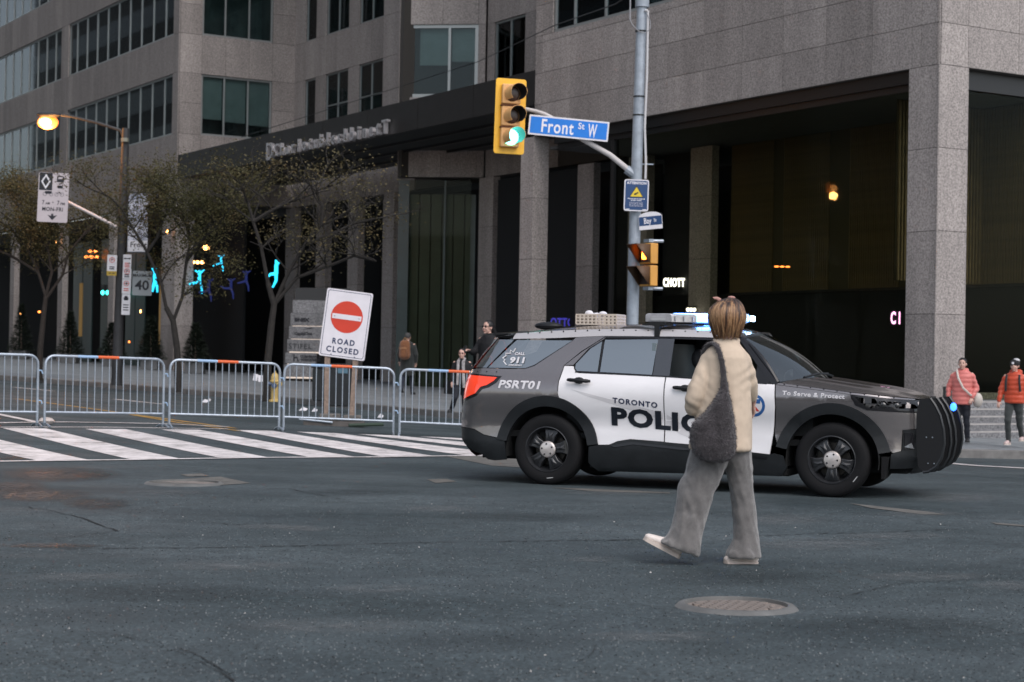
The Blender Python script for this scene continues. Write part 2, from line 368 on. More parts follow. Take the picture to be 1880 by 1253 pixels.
line([(-40,849),(240,845.5),(480,841.5),(690,840.5),(860,838)],.12)
line([(-40,786),(180,785.5),(420,789)],.10)
line([(-30,778),(120,776),(300,779),(420,785)],.16)
line([(-20,758),(70,777)],.15)
line([(25,712),(100,719)],.14); line([(210,734),(300,743)],.14)
line([(1700,848),(1790,856),(1900,862),(2000,868)],.3)
line([(30,733),(160,750),(290,768),(430,787)],.12,'yellow_centre_line',YPAINT,.006)
line([(240,762),(330,777),(440,792)],.10,'yellow_centre_line',YPAINT,.006)
CRACK=mat('dark_crack_strip',(.012,.013,.014),.8)  # one dark colour for the thin crack ribbons
def crack(pts,w,seed=1):
    r=random.Random(seed); P=[]
    for i in range(len(pts)-1):
        a,b=pts[i],pts[i+1]; n=max(2,int(abs(b[0]-a[0])/9))
        for k in range(n):
            t=k/n; P.append((a[0]+(b[0]-a[0])*t+r.uniform(-2,2),a[1]+(b[1]-a[1])*t+r.uniform(-.7,.7)))
    P.append(pts[-1]); H=[hit(*p) for p in P]; mb=MB()
    for i,h in enumerate(H):
        t=(H[min(i+1,len(H)-1)]-H[max(i-1,0)]); t.z=0; t.normalize(); ww=w*r.uniform(.15,1)*.32; nn=Vector((-t.y,t.x,0))*ww
        for q in (h+nn,h-nn): mb.v.append((q.x,q.y,g(q.x,q.y)+.005))
    for i in range(len(H)-1): mb.f.append((2*i,2*i+1,2*i+3,2*i+2))
    struct(mb.build('road_crack',CRACK))
crack([(120,1009),(420,1006),(640,1001),(800,997),(940,995),(1180,992),(1240,990)],.05,1)
crack([(1390,985),(1500,981),(1640,977),(1760,972)],.04,2)
crack([(35,930),(90,938),(150,952),(215,976)],.03,3); crack([(215,976),(150,984),(60,996),(20,1000)],.02,4)
crack([(290,959),(370,960),(430,964),(520,962)],.03,5); crack([(530,898),(560,904),(625,917)],.03,6)
crack([(120,1158),(200,1165),(262,1178),(330,1200),(400,1232),(428,1253)],.012,7); crack([(325,1190),(370,1208),(420,1238),(430,1253)],.016,8)
crack([(1560,1094),(1620,1080),(1650,1072),(1880,1060)],.014,9)
crack([(1700,1142),(1800,1152),(1880,1168)],.012,11); crack([(1010,905),(1120,900),(1240,906),(1310,912)],.03,12)
crack([(1065,1215),(1090,1200),(1095,1185)],.012,13); crack([(210,792),(260,806),(300,800)],.05,14); crack([(335,818),(400,830),(450,839)],.05,15)
CPATCH=mat('patched_concrete',(.12,.115,.105),.8,var=.35,vscale=5,bump=.3)
mark([(277,887),(330,881),(372,878),(405,876),(460,888),(400,892),(330,892)],.0045,'road_patch',CPATCH,.5)
mark([(330,872),(370,870),(385,875),(345,876)],.0045,'road_patch',CPATCH,.5)
mark([(820,839),(900,834),(1010,850),(1000,862),(905,856)],.0045,'road_patch',CPATCH,1)
mark([(783,881),(820,880),(838,885),(800,888)],.0045,'road_patch',CPATCH,1)
mark([(1010,896),(1120,900),(1230,905),(1230,907),(1090,903)],.0045,'road_patch',CPATCH,1)
mark([(1560,925),(1700,940),(1736,946),(1690,945),(1600,934)],.0045,'road_patch',CPATCH,1)
mark([(1820,960),(1880,965),(1885,968),(1830,964)],.0045,'road_patch',CPATCH,1)

IRON=mat('cast_iron_cover',(.27,.23,.205),.6,metal=.35,var=.3,vscale=14,bump=.6,bscale=60)
def manhole(px,py,r,label,cob=True):
    P=hit(px,py); t=thing('manhole_cover',label,'manhole cover',(P.x,P.y,g(P.x,P.y)),R(15))
    MB().lathe([(r+.03,-.01),(r,.018),(r-.028,.024),(r-.034,.022),(r-.036,.001)],48).build('rim',mat('iron_rim',(.16,.16,.155),.6,metal=.3,var=.3),t)
    MB().lathe([(r-.036,-.03),(r-.036,.004),(0,.004)],40).build('plate',IRON,t)
    if cob:
        me=MB().box(-.026,.026,-.018,.018,0,.013).mesh('stud',IRON)
        st=.06; k=0
        for i in range(-12,13):
            for j in range(-16,17):
                x=i*st+(j%2)*st/2; y=j*.043
                if math.hypot(x,y)<r-.1 and k<299: link('stud',me,t,M=T(x,y,0)@RZ(rnd.uniform(-.1,.1))); k+=1
    return t
manhole(1352,1116,.30,'round cast iron manhole cover with raised studs in the foreground asphalt')
manhole(338,889,.38,'manhole cover set in a pale concrete patch near the crosswalk',False)

# loose grit and pale chips lying on the near asphalt
GR=random.Random(11)
for nm,m_,cnt in (('pale_grit',mat('pale_grit',(.15,.165,.17),.9),11000),('dark_grit',mat('dark_grit',(.015,.018,.02),.9),9000),('chips',mat('white_chip',(.45,.43,.41),.8),60)):
    mb=MB()
    for k in range(cnt):
        Y=6.2+10.5*GR.random()**1.5; X=GR.uniform(-.31,.31)*Y; r_=GR.uniform(.0025,.0062)*(1.5 if nm=='chips' else 1); z=g(X,Y); a=GR.uniform(0,6.28)
        c_,s_=math.cos(a)*r_,math.sin(a)*r_
        mb.add([(X+c_,Y+s_,z),(X-s_,Y+c_,z),(X-c_,Y-s_,z),(X,Y,z+r_*.9)],[(0,1,3),(1,2,3),(2,0,3)])
    o=mb.build(nm,m_,clean=False); o['kind']='stuff'; o['label']='loose '+nm.replace('_',' ')+' scattered over the near asphalt'

def softmat(name,col,rough,k=1.0,bump=0,sc=9):
    m=bpy.data.materials.new(name); m.use_nodes=True; n=m.node_tree; bs=n.nodes['Principled BSDF']; out=n.nodes['Material Output']
    bs.inputs['Base Color'].default_value=(*col,1); bs.inputs['Roughness'].default_value=rough
    g_=node(n,'NewGeometry'); x=node(n,'TexNoise'); x.inputs['Scale'].default_value=sc; x.inputs['Detail'].default_value=8; x.inputs['Roughness'].default_value=.75; n.links.new(g_.outputs['Position'],x.inputs['Vector'])
    at_=node(n,'Attribute'); at_.attribute_name='fade'
    mr=node(n,'MapRange'); mr.inputs[1].default_value=.36; mr.inputs[2].default_value=.66; n.links.new(x.outputs['Fac'],mr.inputs[0])
    mu=node(n,'Math',operation='MULTIPLY'); n.links.new(mr.outputs[0],mu.inputs[0]); n.links.new(at_.outputs['Fac'],mu.inputs[1])
    m2=node(n,'Math',operation='MULTIPLY'); m2.inputs[1].default_value=k; n.links.new(mu.outputs[0],m2.inputs[0])
    if bump:
        y=node(n,'TexNoise'); y.inputs['Scale'].default_value=60; n.links.new(g_.outputs['Position'],y.inputs['Vector']); bp=node(n,'Bump'); bp.inputs['Strength'].default_value=bump; bp.inputs['Distance'].default_value=.02; n.links.new(y.outputs['Fac'],bp.inputs['Height']); n.links.new(bp.outputs[0],bs.inputs['Normal'])
    tr=node(n,'BsdfTransparent'); mx=node(n,'MixShader'); n.links.new(m2.outputs[0],mx.inputs[0]); n.links.new(tr.outputs[0],mx.inputs[1]); n.links.new(bs.outputs[0],mx.inputs[2]); n.links.new(mx.outputs[0],out.inputs[0]); return m
DAMP=softmat('damp_asphalt',(.03,.032,.034),.19,1.5,.7,14); SCUFF=softmat('pale_scuff',(.17,.18,.185),.8,.6); STAIN=softmat('oil_stain',(.014,.016,.018),.55,.4,0,5)
def soft(px,py,rx,ry,m,name,dz=.004):
    rings_=[(px,py,1)]; N=20
    mb=MB(); P=[];fd=[]
    c=hit(px,py); P.append((c.x,c.y,g(c.x,c.y)+dz)); fd.append(1)
    for q in (.33,.66,1):
        for k in range(N):
            a=2*math.pi*k/N; h=hit(px+rx*q*math.cos(a),py+ry*q*math.sin(a)); P.append((h.x,h.y,g(h.x,h.y)+dz)); fd.append(max(0,1-q*q))
    fs=[(0,1+k,1+(k+1)%N) for k in range(N)]
    for r_ in range(2): fs+=[(1+r_*N+k,1+(r_+1)*N+k,1+(r_+1)*N+(k+1)%N,1+r_*N+(k+1)%N) for k in range(N)]
    me=bpy.data.meshes.new(name); me.from_pydata(P,[],fs); me.update()
    a_=me.attributes.new('fade','FLOAT','POINT'); a_.data.foreach_set('value',fd); me.materials.append(m)
    for p in me.polygons: p.use_smooth=True
    struct(link(name,me))
for a in ((20,893,75,11),(100,872,130,16),(180,926,70,12),(95,1003,110,5),(60,910,120,14),(30,842,60,4),(170,873,40,5)): soft(*a,DAMP,'damp_patch')
for i,a in enumerate(((1430,955,110,12),(1690,944,90,6),(1760,915,100,10),(1860,1076,90,10),(560,972,60,6),(500,968,90,5),(1500,1000,160,14),(1090,1028,60,6),(700,1082,120,9),(1150,905,150,6),(420,1040,160,12),(160,1060,120,10),(800,935,90,7),(1200,1170,160,12),(600,1150,200,16),(1700,1060,140,10),(300,905,90,6),(1640,985,120,8))): soft(*a,SCUFF,'road_scuff')  # stitching in a browner tone than the jacket
for a in ((950,950,160,10),(1350,1060,190,18),(300,1090,220,20),(880,1180,260,24),(1650,1150,240,22),(650,905,120,8),(1250,890,220,12)): soft(*a,STAIN,'road_stain',.003)
# ---------------------------------------------------------------- granite office building (local x = into the block, y = along the street, z up)
BG=ZC    # heights below were surveyed from eye height
bld=thing('office_building','grey granite office block filling the background, with ribbon windows, canopy and tall colonnade','building',(OX,OY,0),BANG)
MESHC={}
def bmesh_box(w,h,d,m,bev=True):
    k=(round(w,3),round(h,3),round(d,3),m.name)
    if k not in MESHC: MESHC[k]=MB().box(0,w,0,d,0,h).mesh('stone_panel',m)
    return MESHC[k]
class Plane_:                                              # a wall plane: origin p, direction ang, outward -y of its own frame
    def __init__(s,x,y,ang): s.M=T(x,y,0)@RZ(ang)
pcount=[0]
JOINT=mat('dark_joint_mortar',(.06,.055,.05),.9)  # dark mortar colour of the backing seen in the open joints
def panels(pl,us,zs,m=STONE,gap=.012,d=.05,holes=(),flip=False):
    for i in range(len(us)-1):
        for j in range(len(zs)-1):
            u0,u1,z0,z1=us[i],us[i+1],zs[j],zs[j+1]
            if any(u0>=h[0]-.02 and u1<=h[1]+.02 and z0>=h[2]-.02 and z1<=h[3]+.02 for h in holes): continue
            if pcount[0]>=296:
                STUFF.box(u0+gap/2,u1-gap/2,-d,0,z0+gap/2,z1-gap/2,pl.M); continue
            pcount[0]+=1
            link('stone_panel',bmesh_box(u1-u0-gap,z1-z0-gap,d,m),bld,M=pl.M@T(u0+gap/2,-d,z0+gap/2))
STUFF=MB()
def backing(pl,u0,u1,z0,z1,d=.35,name='wall',m=None,holes=()):
    """solid wall behind the panels with rectangular holes"""
    us=sorted({u0,u1}|{h[0] for h in holes}|{h[1] for h in holes}); zs=sorted({z0,z1}|{h[2] for h in holes}|{h[3] for h in holes})
    us=[u for u in us if u0<=u<=u1]; zs=[z for z in zs if z0<=z<=z1]; mb=MB()
    for i in range(len(us)-1):
        for j in range(len(zs)-1):
            if any(us[i]>=h[0]-1e-4 and us[i+1]<=h[1]+1e-4 and zs[j]>=h[2]-1e-4 and zs[j+1]<=h[3]+1e-4 for h in holes): continue
            mb.box(us[i],us[i+1],.0,d,zs[j],zs[j+1])
    o=mb.build(name,m or JOINT,bld,clean=False); o.matrix_local=pl.M; return o
BLIND=mat('roller_blind_fabric',(.60,.63,.61),.9,var=.1,vscale=2)
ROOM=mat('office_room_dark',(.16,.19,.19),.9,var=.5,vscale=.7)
def window(pl,u0,u1,z0,z1,mull,blind=(),fr=.07,rec=.06,dep=1.4,rail=None,name='window'):
    mb=MB(); r=fr
    us=[u0]+list(mull)+[u1]
    mb.box(u0,u1,rec-.04,rec+.05,z1-r,z1); mb.box(u0,u1,rec-.04,rec+.05,z0,z0+r)
    for k,u in enumerate(us):
        w=r if k in(0,len(us)-1) else r*.8
        a=u if k==0 else (u-w if k==len(us)-1 else u-w/2)
        mb.box(a,a+w,rec-.045,rec+.055,z0+r,z1-r)
    if rail: mb.box(u0+r,u1-r,rec-.035,rec+.045,rail,rail+.05)
    w=mb.build(name,FRAME,bld,clean=False); w.matrix_local=pl.M
    for k in range(len(us)-1):
        a,b=us[k]+r*.45,us[k+1]-r*.45
        MB().box(a,b,rec-.003,rec+.003,z0+r*.9,z1-r*.9).build('pane',GL_TEAL,w)
        if k<len(blind) and blind[k]>0:
            MB().box(a,b,rec+.14,rec+.15,z1-(z1-z0)*blind[k],z1).build('blind',BLIND,w)
    return w
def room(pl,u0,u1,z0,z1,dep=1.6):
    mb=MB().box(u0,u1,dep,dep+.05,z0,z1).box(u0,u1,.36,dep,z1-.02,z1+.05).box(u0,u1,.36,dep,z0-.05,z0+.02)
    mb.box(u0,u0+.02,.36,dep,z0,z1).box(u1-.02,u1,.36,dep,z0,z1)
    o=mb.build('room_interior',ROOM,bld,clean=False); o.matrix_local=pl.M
Z=lambda z:z+BG
ZO=6.48; Z1,Z2=9.40,12.05; Z3,Z4=13.75,16.4; Z5=18.1; ZTOP=24.
MOD=1.556
# wall frames: face A looks at the street (outward = local -x). its frame: u runs toward -y(local) so that panels face out
def frameA(v): return Plane_(v,0,-math.pi/2)               # frame x -> local -y ; frame -y -> local -x
def ua(u): return -u                                       # convert survey u to frame coordinate
def frameB(u): return Plane_(0,u,0)                        # outward local -y, frame x = local x (v)
A0=frameA(0)
# --- near wing, street face -------------------------------------------------
UE=16.38
usA=[-UE,-16.0]+[-(.5+MOD*k) for k in range(9,-1,-1)]+[0]
zsA=[Z(ZO),Z(7.39),Z(8.30),Z(9.2),Z(Z1)]
hol=(-15.47,-.9,Z(Z1),Z(Z2))
panels(A0,usA,zsA)
panels(A0,[-UE,-16.0,-15.47],[Z(Z1),Z(10.3),Z(11.2),Z(Z2),Z(Z3)])
backing(A0,-UE,0,Z(ZO),Z(ZTOP),.4,holes=[hol])
window(A0,hol[0],hol[1],hol[2],hol[3],[-14.42,-12.87,-11.31,-9.75,-8.2,-6.6,-5.1,-3.5,-2.0],[.0,.0,.3,.1,0,0,0,0,.2,.2],fr=.09)
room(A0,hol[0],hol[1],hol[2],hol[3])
# --- near wing, side face ---------------------------------------------------
B0=frameB(0)
usB=[.0,.82]+[.82+MOD*k for k in range(1,10)]
panels(B0,usB[:7],[Z(ZO),Z(7.39),Z(8.30),Z(9.2),Z(Z1)])
backing(B0,.4,24,Z(ZO),Z(ZTOP),.4)
# corner bead between the two faces
MB().tube([(-.055,-.055,Z(-.8)),(-.055,-.055,Z(ZTOP))],.022,6).build('corner_bead',STONE,bld)
# --- colonnade --------------------------------------------------------------
def column(v0,v1,u0,u1,zb,zt,segs,name='column'):
    c=MB().box(v0+.03,v1-.03,u0+.03,u1-.03,zb,zt).build(name,JOINT,bld)
    for a,b in zip(segs[:-1],segs[1:]):
        MB().box(v0,v1,u0,u1,a+.006,b-.006).build('stone_block',STONE,c)
    return c
SEG=[Z(x) for x in (-1.6,-.74,1.08,2.88,4.68,ZO)]
column(0-.05,.84,0-.05,.86,Z(-1.6),Z(ZO),SEG)
SEG2=[Z(x) for x in (-1.3,-.74,1.08,2.88,4.68,ZO)]
column(-.05,.48,16.39,17.1,Z(-1.3),Z(ZO),SEG2)
SEG3=[Z(x) for x in (-1.3,1.08,2.88,4.68,6.1)]
for a,b in ((18.19,19.1),(15.31,16.3),(12.2,13.2),):
    column(3.3,3.55,a,b,Z(-1.3),Z(6.1),SEG3)
# soffit, glazing frame, lobby behind the corner
SOFF=mat('lobby_soffit',(.085,.09,.093),.8,var=.1)
MB().box(.45,9,.9,16.3,Z(6.12),Z(6.2)).build('soffit',SOFF,bld)
MB().box(.12,.45,.86,15.56,Z(6.2),Z(ZO)-.003).build('fascia_band',BLK_MET,bld)
MB().box(.25,.32,.86,15.56,Z(6.05),Z(6.2)).box(.2,.36,.86,1.1,Z(-.8),Z(6.05)).box(.2,.36,12.6,12.75,Z(-.8),Z(6.05)).build('glazing_frame',BLK_MET,bld)
for a,b in ((1.1,5.0),(5.0,8.9),(8.9,12.6)):
    MB().box(.275,.285,a+.005,b-.005,Z(-.8),Z(6.05)).build('lobby_pane',GL_LOBBY,bld)
MB().box(.86,9,.275,.285,Z(-.8),Z(6.05)).build('lobby_pane',GL_LOBBY,bld)
MB().box(.86,9,.2,.36,Z(6.05),Z(ZO)-.003).box(.86,1.05,.2,.36,Z(-.8),Z(6.05)).build('glazing_frame',BLK_MET,bld)
SLAT=mat('bronze_slat',(.15,.11,.055),.5,metal=.1,var=.3,vscale=3)
me=MB().box(0,.05,0,.035,Z(1.92),Z(6.1)).mesh('wall_slat',SLAT)
MB().box(3.92,4.0,.8,12.1,Z(1.92),Z(6.12)).build('slat_backing',mat('slat_backing',(.05,.04,.018),.8),bld)
k=0
for (a,b) in ((4.4,4.95),(5.25,7.1),(7.9,9.7),(10.2,12.0),(1.0,4.1)):
    u=a
    while u<b and k<290: link('wall_slat',me,bld,M=T(3.86,u,0)); u+=.085; k+=1
me=MB().box(0,.035,0,.05,Z(1.92),Z(6.1)).mesh('wall_slat_side',SLAT)
MB().box(1.2,9,2.5,2.56,Z(1.92),Z(6.12)).build('slat_backing',MATS['slat_backing'],bld)
st=MB()
v=1.2
while v<9: st.box(v,v+.05,2.44,2.48,Z(1.92),Z(6.1)); v+=.1
o=st.build('slat_row',SLAT,bld,clean=False); o['kind']='stuff'
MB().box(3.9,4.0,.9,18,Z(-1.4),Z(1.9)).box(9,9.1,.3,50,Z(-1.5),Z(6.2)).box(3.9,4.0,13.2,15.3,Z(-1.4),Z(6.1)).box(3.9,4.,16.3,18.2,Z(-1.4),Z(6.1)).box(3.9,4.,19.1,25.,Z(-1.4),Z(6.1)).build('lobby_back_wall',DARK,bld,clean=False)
MB().box(3.86,3.9,.9,12.2,Z(1.86),Z(1.92)).build('slat_sill',BLK_MET,bld)
# --- recess faces -----------------------------------------------------------
UP1=45.45; VP2=5.45
BP=frameB(UP1)                                             # side face of the left wing: frame x = v
hB=[(1.0,4.32,Z(Z1),Z(Z2)),(1.0,4.32,Z(Z3),Z(Z4)),(1.0,4.32,Z(18.1),Z(20.8))]
zz=[Z(ZO),Z(7.9),Z(Z1),Z(10.75),Z(Z2),Z(Z3),Z(15.05),Z(Z4),Z(18.1),Z(20.8)]
panels(BP,[0,1.0,2.1,3.2,4.32,VP2+.02],zz,holes=hB)
backing(BP,.4,VP2+.4,Z(ZO),Z(ZTOP),.4,holes=hB)
for i,h in enumerate(hB):
    window(BP,*h,[2.08,3.2],[(.72,.74,.76),(0,0,0),(0,0,0)][i],fr=.085); room(BP,h[0],h[1],h[2],h[3],1.2)
AR=frameA(VP2)
pairs=[(43.2,45.36,44.27),(39.98,42.21,41.08),(36.79,39.0,37.91)]
hR=[(-b,-a,z0,z1) for a,b,m in pairs for z0,z1 in ((Z(Z1),Z(Z2)),(Z(Z3),Z(Z4)))]
usR=[-45.45,-43.2,-42.21,-39.98,-39.0,-36.79,-35.4,-33.9]
panels(AR,[-45.45,-44.3,-43.2,-42.21,-41.1,-39.98,-39.0,-37.9,-36.79,-35.4,-33.9],[Z(ZO),Z(7.9),Z(Z1),Z(Z2),Z(Z3),Z(Z4)],holes=hR)
backing(AR,-45.45,-29.5,Z(ZO),Z(ZTOP),.4,holes=hR)
for a,b,m_ in pairs:
    for q,(z0,z1) in enumerate(((Z(Z1),Z(Z2)),(Z(Z3),Z(Z4)))):
        window(AR,-b,-a,z0,z1,[-m_],[(.55,.6),(.0,.3)][q],fr=.06,rail=z0+1.25 if q==0 and b<43 else None)
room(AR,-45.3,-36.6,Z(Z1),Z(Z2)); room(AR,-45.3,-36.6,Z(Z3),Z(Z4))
# chamfer: from (v2.52,u29.85) to (v4.72,u28.08) continued to x=885
cx0,cy0=2.52,29.87; cx1,cy1=5.0,27.87
ang=math.atan2(cy1-cy0,cx1-cx0); L=math.hypot(cx1-cx0,cy1-cy0)
CH=Plane_(cx0,cy0,ang)
hC=[(.03,L-.28,Z(Z1),Z(Z2)),(.03,L-.28,Z(Z3),Z(Z4))]
panels(CH,[0,.03,L/2,L-.28,L],[Z(ZO),Z(7.9),Z(Z1),Z(Z2),Z(Z3),Z(Z4)],holes=hC)
backing(CH,0,L,Z(ZO),Z(ZTOP),.4,holes=hC)
for i,h in enumerate(hC): window(CH,*h,[L*.58],[(.55,.5),(0,0)][i],fr=.12)
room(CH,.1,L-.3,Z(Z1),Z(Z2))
SP=Plane_(VP2+.4,cy0,math.pi)                              # return wall hidden behind the chamfer's left edge
backing(SP,0,VP2+.4-cx0,Z(ZO),Z(ZTOP),.3)
AQ=frameA(5.1)
hQ=[(-27.36,-25.25,Z(Z1),Z(Z2)),(-27.36,-25.25,Z(Z3),Z(Z4))]
panels(AQ,[-27.85,-27.36,-26.3,-25.25,-24.2,-23.],[Z(ZO),Z(7.9),Z(Z1),Z(Z2),Z(Z3),Z(Z4)],holes=hQ)
backing(AQ,-27.87,-15.6,Z(ZO),Z(ZTOP),.4,holes=hQ)
for i,h in enumerate(hQ): window(AQ,*h,[-26.32],[(0,0),(0,0)][i],fr=.07)
room(AQ,-27.4,-25.2,Z(Z1),Z(Z2))
EW=Plane_(5.5,16.38,math.pi)
backing(EW,.0,5.1,Z(ZO),Z(ZTOP),.3)
# ground storey of the recess
for a,b in ((45.1,46.6),(41.9,43.2),(38.76,40.0),(35.59,36.8)):
    column(VP2-.05,VP2+.25,a,a+.95,Z(-1.3),Z(ZO),[Z(x) for x in (-1.3,1.08,2.88,4.68,ZO)])
column(5.02,5.3,27.2,28.2,Z(-1.3),Z(ZO),SEG2); column(5.05,5.35,24.3,25.3,Z(-1.3),Z(ZO),SEG2)
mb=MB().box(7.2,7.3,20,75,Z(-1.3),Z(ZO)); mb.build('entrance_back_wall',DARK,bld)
CUR=mat('lobby_curtain_glass',(.035,.06,.06),.35,var=.3,vscale=.8)
mb=MB()
for k in range(6): mb.box(.35+k*.42,.33+(k+1)*.42-.02,.55,.6,Z(-1.2),Z(5.9))
mb.box(0,.4,.3,.4,Z(-1.2),Z(6.4)).box(1.7,1.76,.3,.38,Z(-1.2),Z(6.4))
o=mb.build('curtain_wall',CUR,bld); o.matrix_local=CH.M
o=MB().box(.4,1.7,.33,.345,Z(-1.2),Z(6.4)).box(1.76,L-.5,.33,.345,Z(-1.2),Z(6.4)).build('curtain_glass',GL_LOBBY,bld); o.matrix_local=CH.M
# --- left wing, street face -------------------------------------------------
hL=[]
groups=[(46.14,60.9),(62.1,76.5),(77.7,92.)]
for a,b in groups:
    for z0,z1 in ((Z(Z1),Z(Z2)),(Z(Z3),Z(Z4)),(Z(Z5),Z(20.8))): hL.append((-b,-a,z0,z1))
us=[-93]+[-(45.45+.69+MOD*k) for k in range(30,-1,-1)]+[-45.45]
def nr(x): return min(us,key=lambda q:abs(q-x))
us2=sorted(set(us)|{-60.9,-62.1,-76.5,-77.7}); us2=[u for i,u in enumerate(us2) if i==0 or u-us2[i-1]>.25 or u in(-60.9,-62.1,-76.5,-77.7,-45.45)]
panels(A0,[u for u in us2 if u<=-45.4],[Z(ZO),Z(7.9),Z(Z1),Z(Z2),Z(Z3),Z(Z4),Z(Z5)],holes=hL)
backing(A0,-93,-45.45,Z(ZO),Z(ZTOP),.4,holes=hL)
wr=random.Random(3)
for a,b in groups:
    ms=[]; u=a+1.16
    while u<b-.5: ms.append(-u); u+=MOD
    for z0,z1 in ((Z(Z1),Z(Z2)),(Z(Z3),Z(Z4)),(Z(Z5),Z(20.8))):
        window(A0,-b,-a,z0,z1,ms[::-1],[wr.choice((0,0,.15,.35)) for _ in range(len(ms)+1)],fr=.085)
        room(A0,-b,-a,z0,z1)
for a in (45.45,53.4,61.2,69.8,78):
    column(-.05,.8 if a==45.45 else .25,a,a+(1.6 if a==45.45 else .75),Z(-1.3),Z(ZO),[Z(x) for x in (-1.3,1.08,2.88,4.68,ZO)])
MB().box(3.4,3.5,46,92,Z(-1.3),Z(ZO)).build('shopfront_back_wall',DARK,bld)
TEALP=mat('dim_teal_panel',(.03,.06,.06),.4)
for a,b in ((54.5,57.2),(58.8,61.0),(62.4,65.5)):
    MB().box(1.9,1.95,a,a+(b-a)*.48,Z(-.9),Z(5.6)).box(1.9,1.95,a+(b-a)*.52,b,Z(-.9),Z(5.6)).build('shopfront_pane',TEALP,bld)
MB().box(.45,4,45.5,93,Z(ZO)-.02,Z(ZO)).build('soffit',SOFF,bld)
# --- canopy -----------------------------------------------------------------
can=MB().box(.06,5.0,16.5,45.3,Z(7.45),Z(7.6)).build('canopy',mat('canopy_soffit',(.03,.034,.036),.6,var=.15,vscale=1),bld)
MB().box(.02,.06,16.42,45.42,Z(7.42),Z(8.45)).build('fascia_backing',BLK_MET,can)
u=16.42
while u<45.3:
    MB().box(-.02,.02,u+.01,min(u+3.62,45.42)-.01,Z(7.42),Z(8.44)).build('fascia_panel',FASCIA,can); u+=3.62
for v in (1.3,2.6,3.9): MB().box(v,v+.09,16.5,45.3,Z(7.36),Z(7.45)).build('canopy_rib',BLK_MET,can)
MB().box(.0,5.0,16.42,16.5,Z(7.42),Z(8.2)).build('canopy_end',FASCIA,can)
# --- mass and roof closing the block ----------------------------------------
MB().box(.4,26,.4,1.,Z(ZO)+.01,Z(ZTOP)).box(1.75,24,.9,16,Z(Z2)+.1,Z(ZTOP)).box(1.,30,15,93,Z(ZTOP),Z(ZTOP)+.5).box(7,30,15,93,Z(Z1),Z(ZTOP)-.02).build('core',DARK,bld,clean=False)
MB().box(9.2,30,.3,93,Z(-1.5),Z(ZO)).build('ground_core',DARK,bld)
if STUFF.v:
    o=STUFF.build('panel_field',STONE,bld,clean=False); o['kind']='stuff'
# --- raised letters on the canopy edge (unreadable at this distance, copied stroke for stroke)
LET=mat('polished_letter',(.75,.72,.74),.3,metal=.75)
sg=thing('canopy_sign','row of polished metal letters standing on the dark canopy edge','sign',bw(-.14,0,0),BANG)
def letter(ch,u,z,size):
    mb=text(ch,size,.07,.01,M=None); me=mb.mesh('letter',LET)
    link('letter',me,sg,M=T(0,u,z)@RZ(-math.pi/2))
u0,z0=hitA(500,282,-.14); u1,z1=hitA(708,243,-.14)
S_='DCharlotubleshbinetT'
for i,ch in enumerate(S_):
    t=(i+(.0 if i else -.3))/(len(S_)-1); letter(ch,u0+(u1-u0)*t,Z(7.66),.95 if i in(0,) else .66)
# --- steps beside the corner column ------------------------------------------
b0=hit(1820,805,.14); v0,uS=bl(b0)
stp=thing('stone_steps','flight of speckled granite steps rising to the plaza behind the two women in puffer jackets','steps',(OX,OY,0),BANG)
zt=Z(-.78); zb=b0.z; ns=5
for k in range(ns):
    za=zb+(zt-zb)*(k+1)/ns; uu=uS+.33*k
    MB().box(-1.9,24,uu,uu+.36 if k<ns-1 else .3,zb-.9,za).build('step',STONE2,stp,bevel=.012)
    MB().box(-1.9,24,uu-.006,uu+.03,za-.03,za+.003).build('nosing',mat('worn_nosing',(.36,.34,.33),.7,var=.2),stp)
struct(MB().box(-1.9,30,.301,.9,zb-.9,zt).box(9,40,.9,20,zb-.9,zt-.01).build('plaza_floor',STONE2)); bpy.data.objects['plaza_floor'].matrix_world=T(OX,OY,0)@RZ(BANG)
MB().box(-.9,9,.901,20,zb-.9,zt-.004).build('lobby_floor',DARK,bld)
# plinth blocks behind right steps
MB().box(1.1,9,.5,.9,zt+.01,zt+.15).build('plinth',STONE2,bld)
# overhead wire
P=[bw(-.2,38,Z(7.9)+.6),at(880,113,60),at(1018,47,42),at(1130,8,34),at(1200,-40,31)]
tag(MB().tube(P,.012,5).build('overhead_wire',BLACK),'thin black overhead wire sloping across the upper facade to the signal pole','wire')

# ---------------------------------------------------------------- lit signs of the shops under the colonnade
def neon(name,label,s,P,size,col,stren,rz=0,off=.008,cat='neon sign',wid=1,fit=None):
    t=thing(name,label,cat,P,rz)
    text(s,size,.015,off,1.12,wid=wid,fit=fit).build('letters',mat('neon_%s'%name,col,.5,emit=col,estr=stren),t)
    MB().box(-(fit[0] if fit else size*len(s)*.6)*.52,(fit[0] if fit else size*len(s)*.6)*.52,.03,.05,-size*.45,size*.4).build('backboard',BLK_MET,t)
    return t
P=bw(3.75,0,0); 
def onA(px,py,v): u,z=hitA(px,py,v); return bw(v,u,z)
neon('restaurant_sign','glowing white CHOTTO lettering between the colonnade columns','CHOTTO',onA(1242,519,3.7),.3,(1,.97,.95),3.2,0,off=.012,fit=(.78,.26))
neon('small_lit_sign','tiny lit white oval sign low on the brown column','ooo',onA(1269,569,3.1),.27,(1,.95,.9),3,0,.02,fit=(.28,.11))
neon('pink_neon_sign','glowing pink CI lettering inside the dark corner lobby','C I',onA(1644,584,.9),.36,(1,.45,.95),2.4,0,.008,fit=(.21,.29))
neon('dim_blue_sign','dim blue lettering low in the dark opening above the police car roof','OTTO',onA(1032,592,3.7),.34,(.06,.05,.5),.35,0,.01,fit=(.75,.28))
LAMPW=mat('warm_lamp_glow',(1,.5,.18),.5,emit=(1,.42,.12),estr=7)
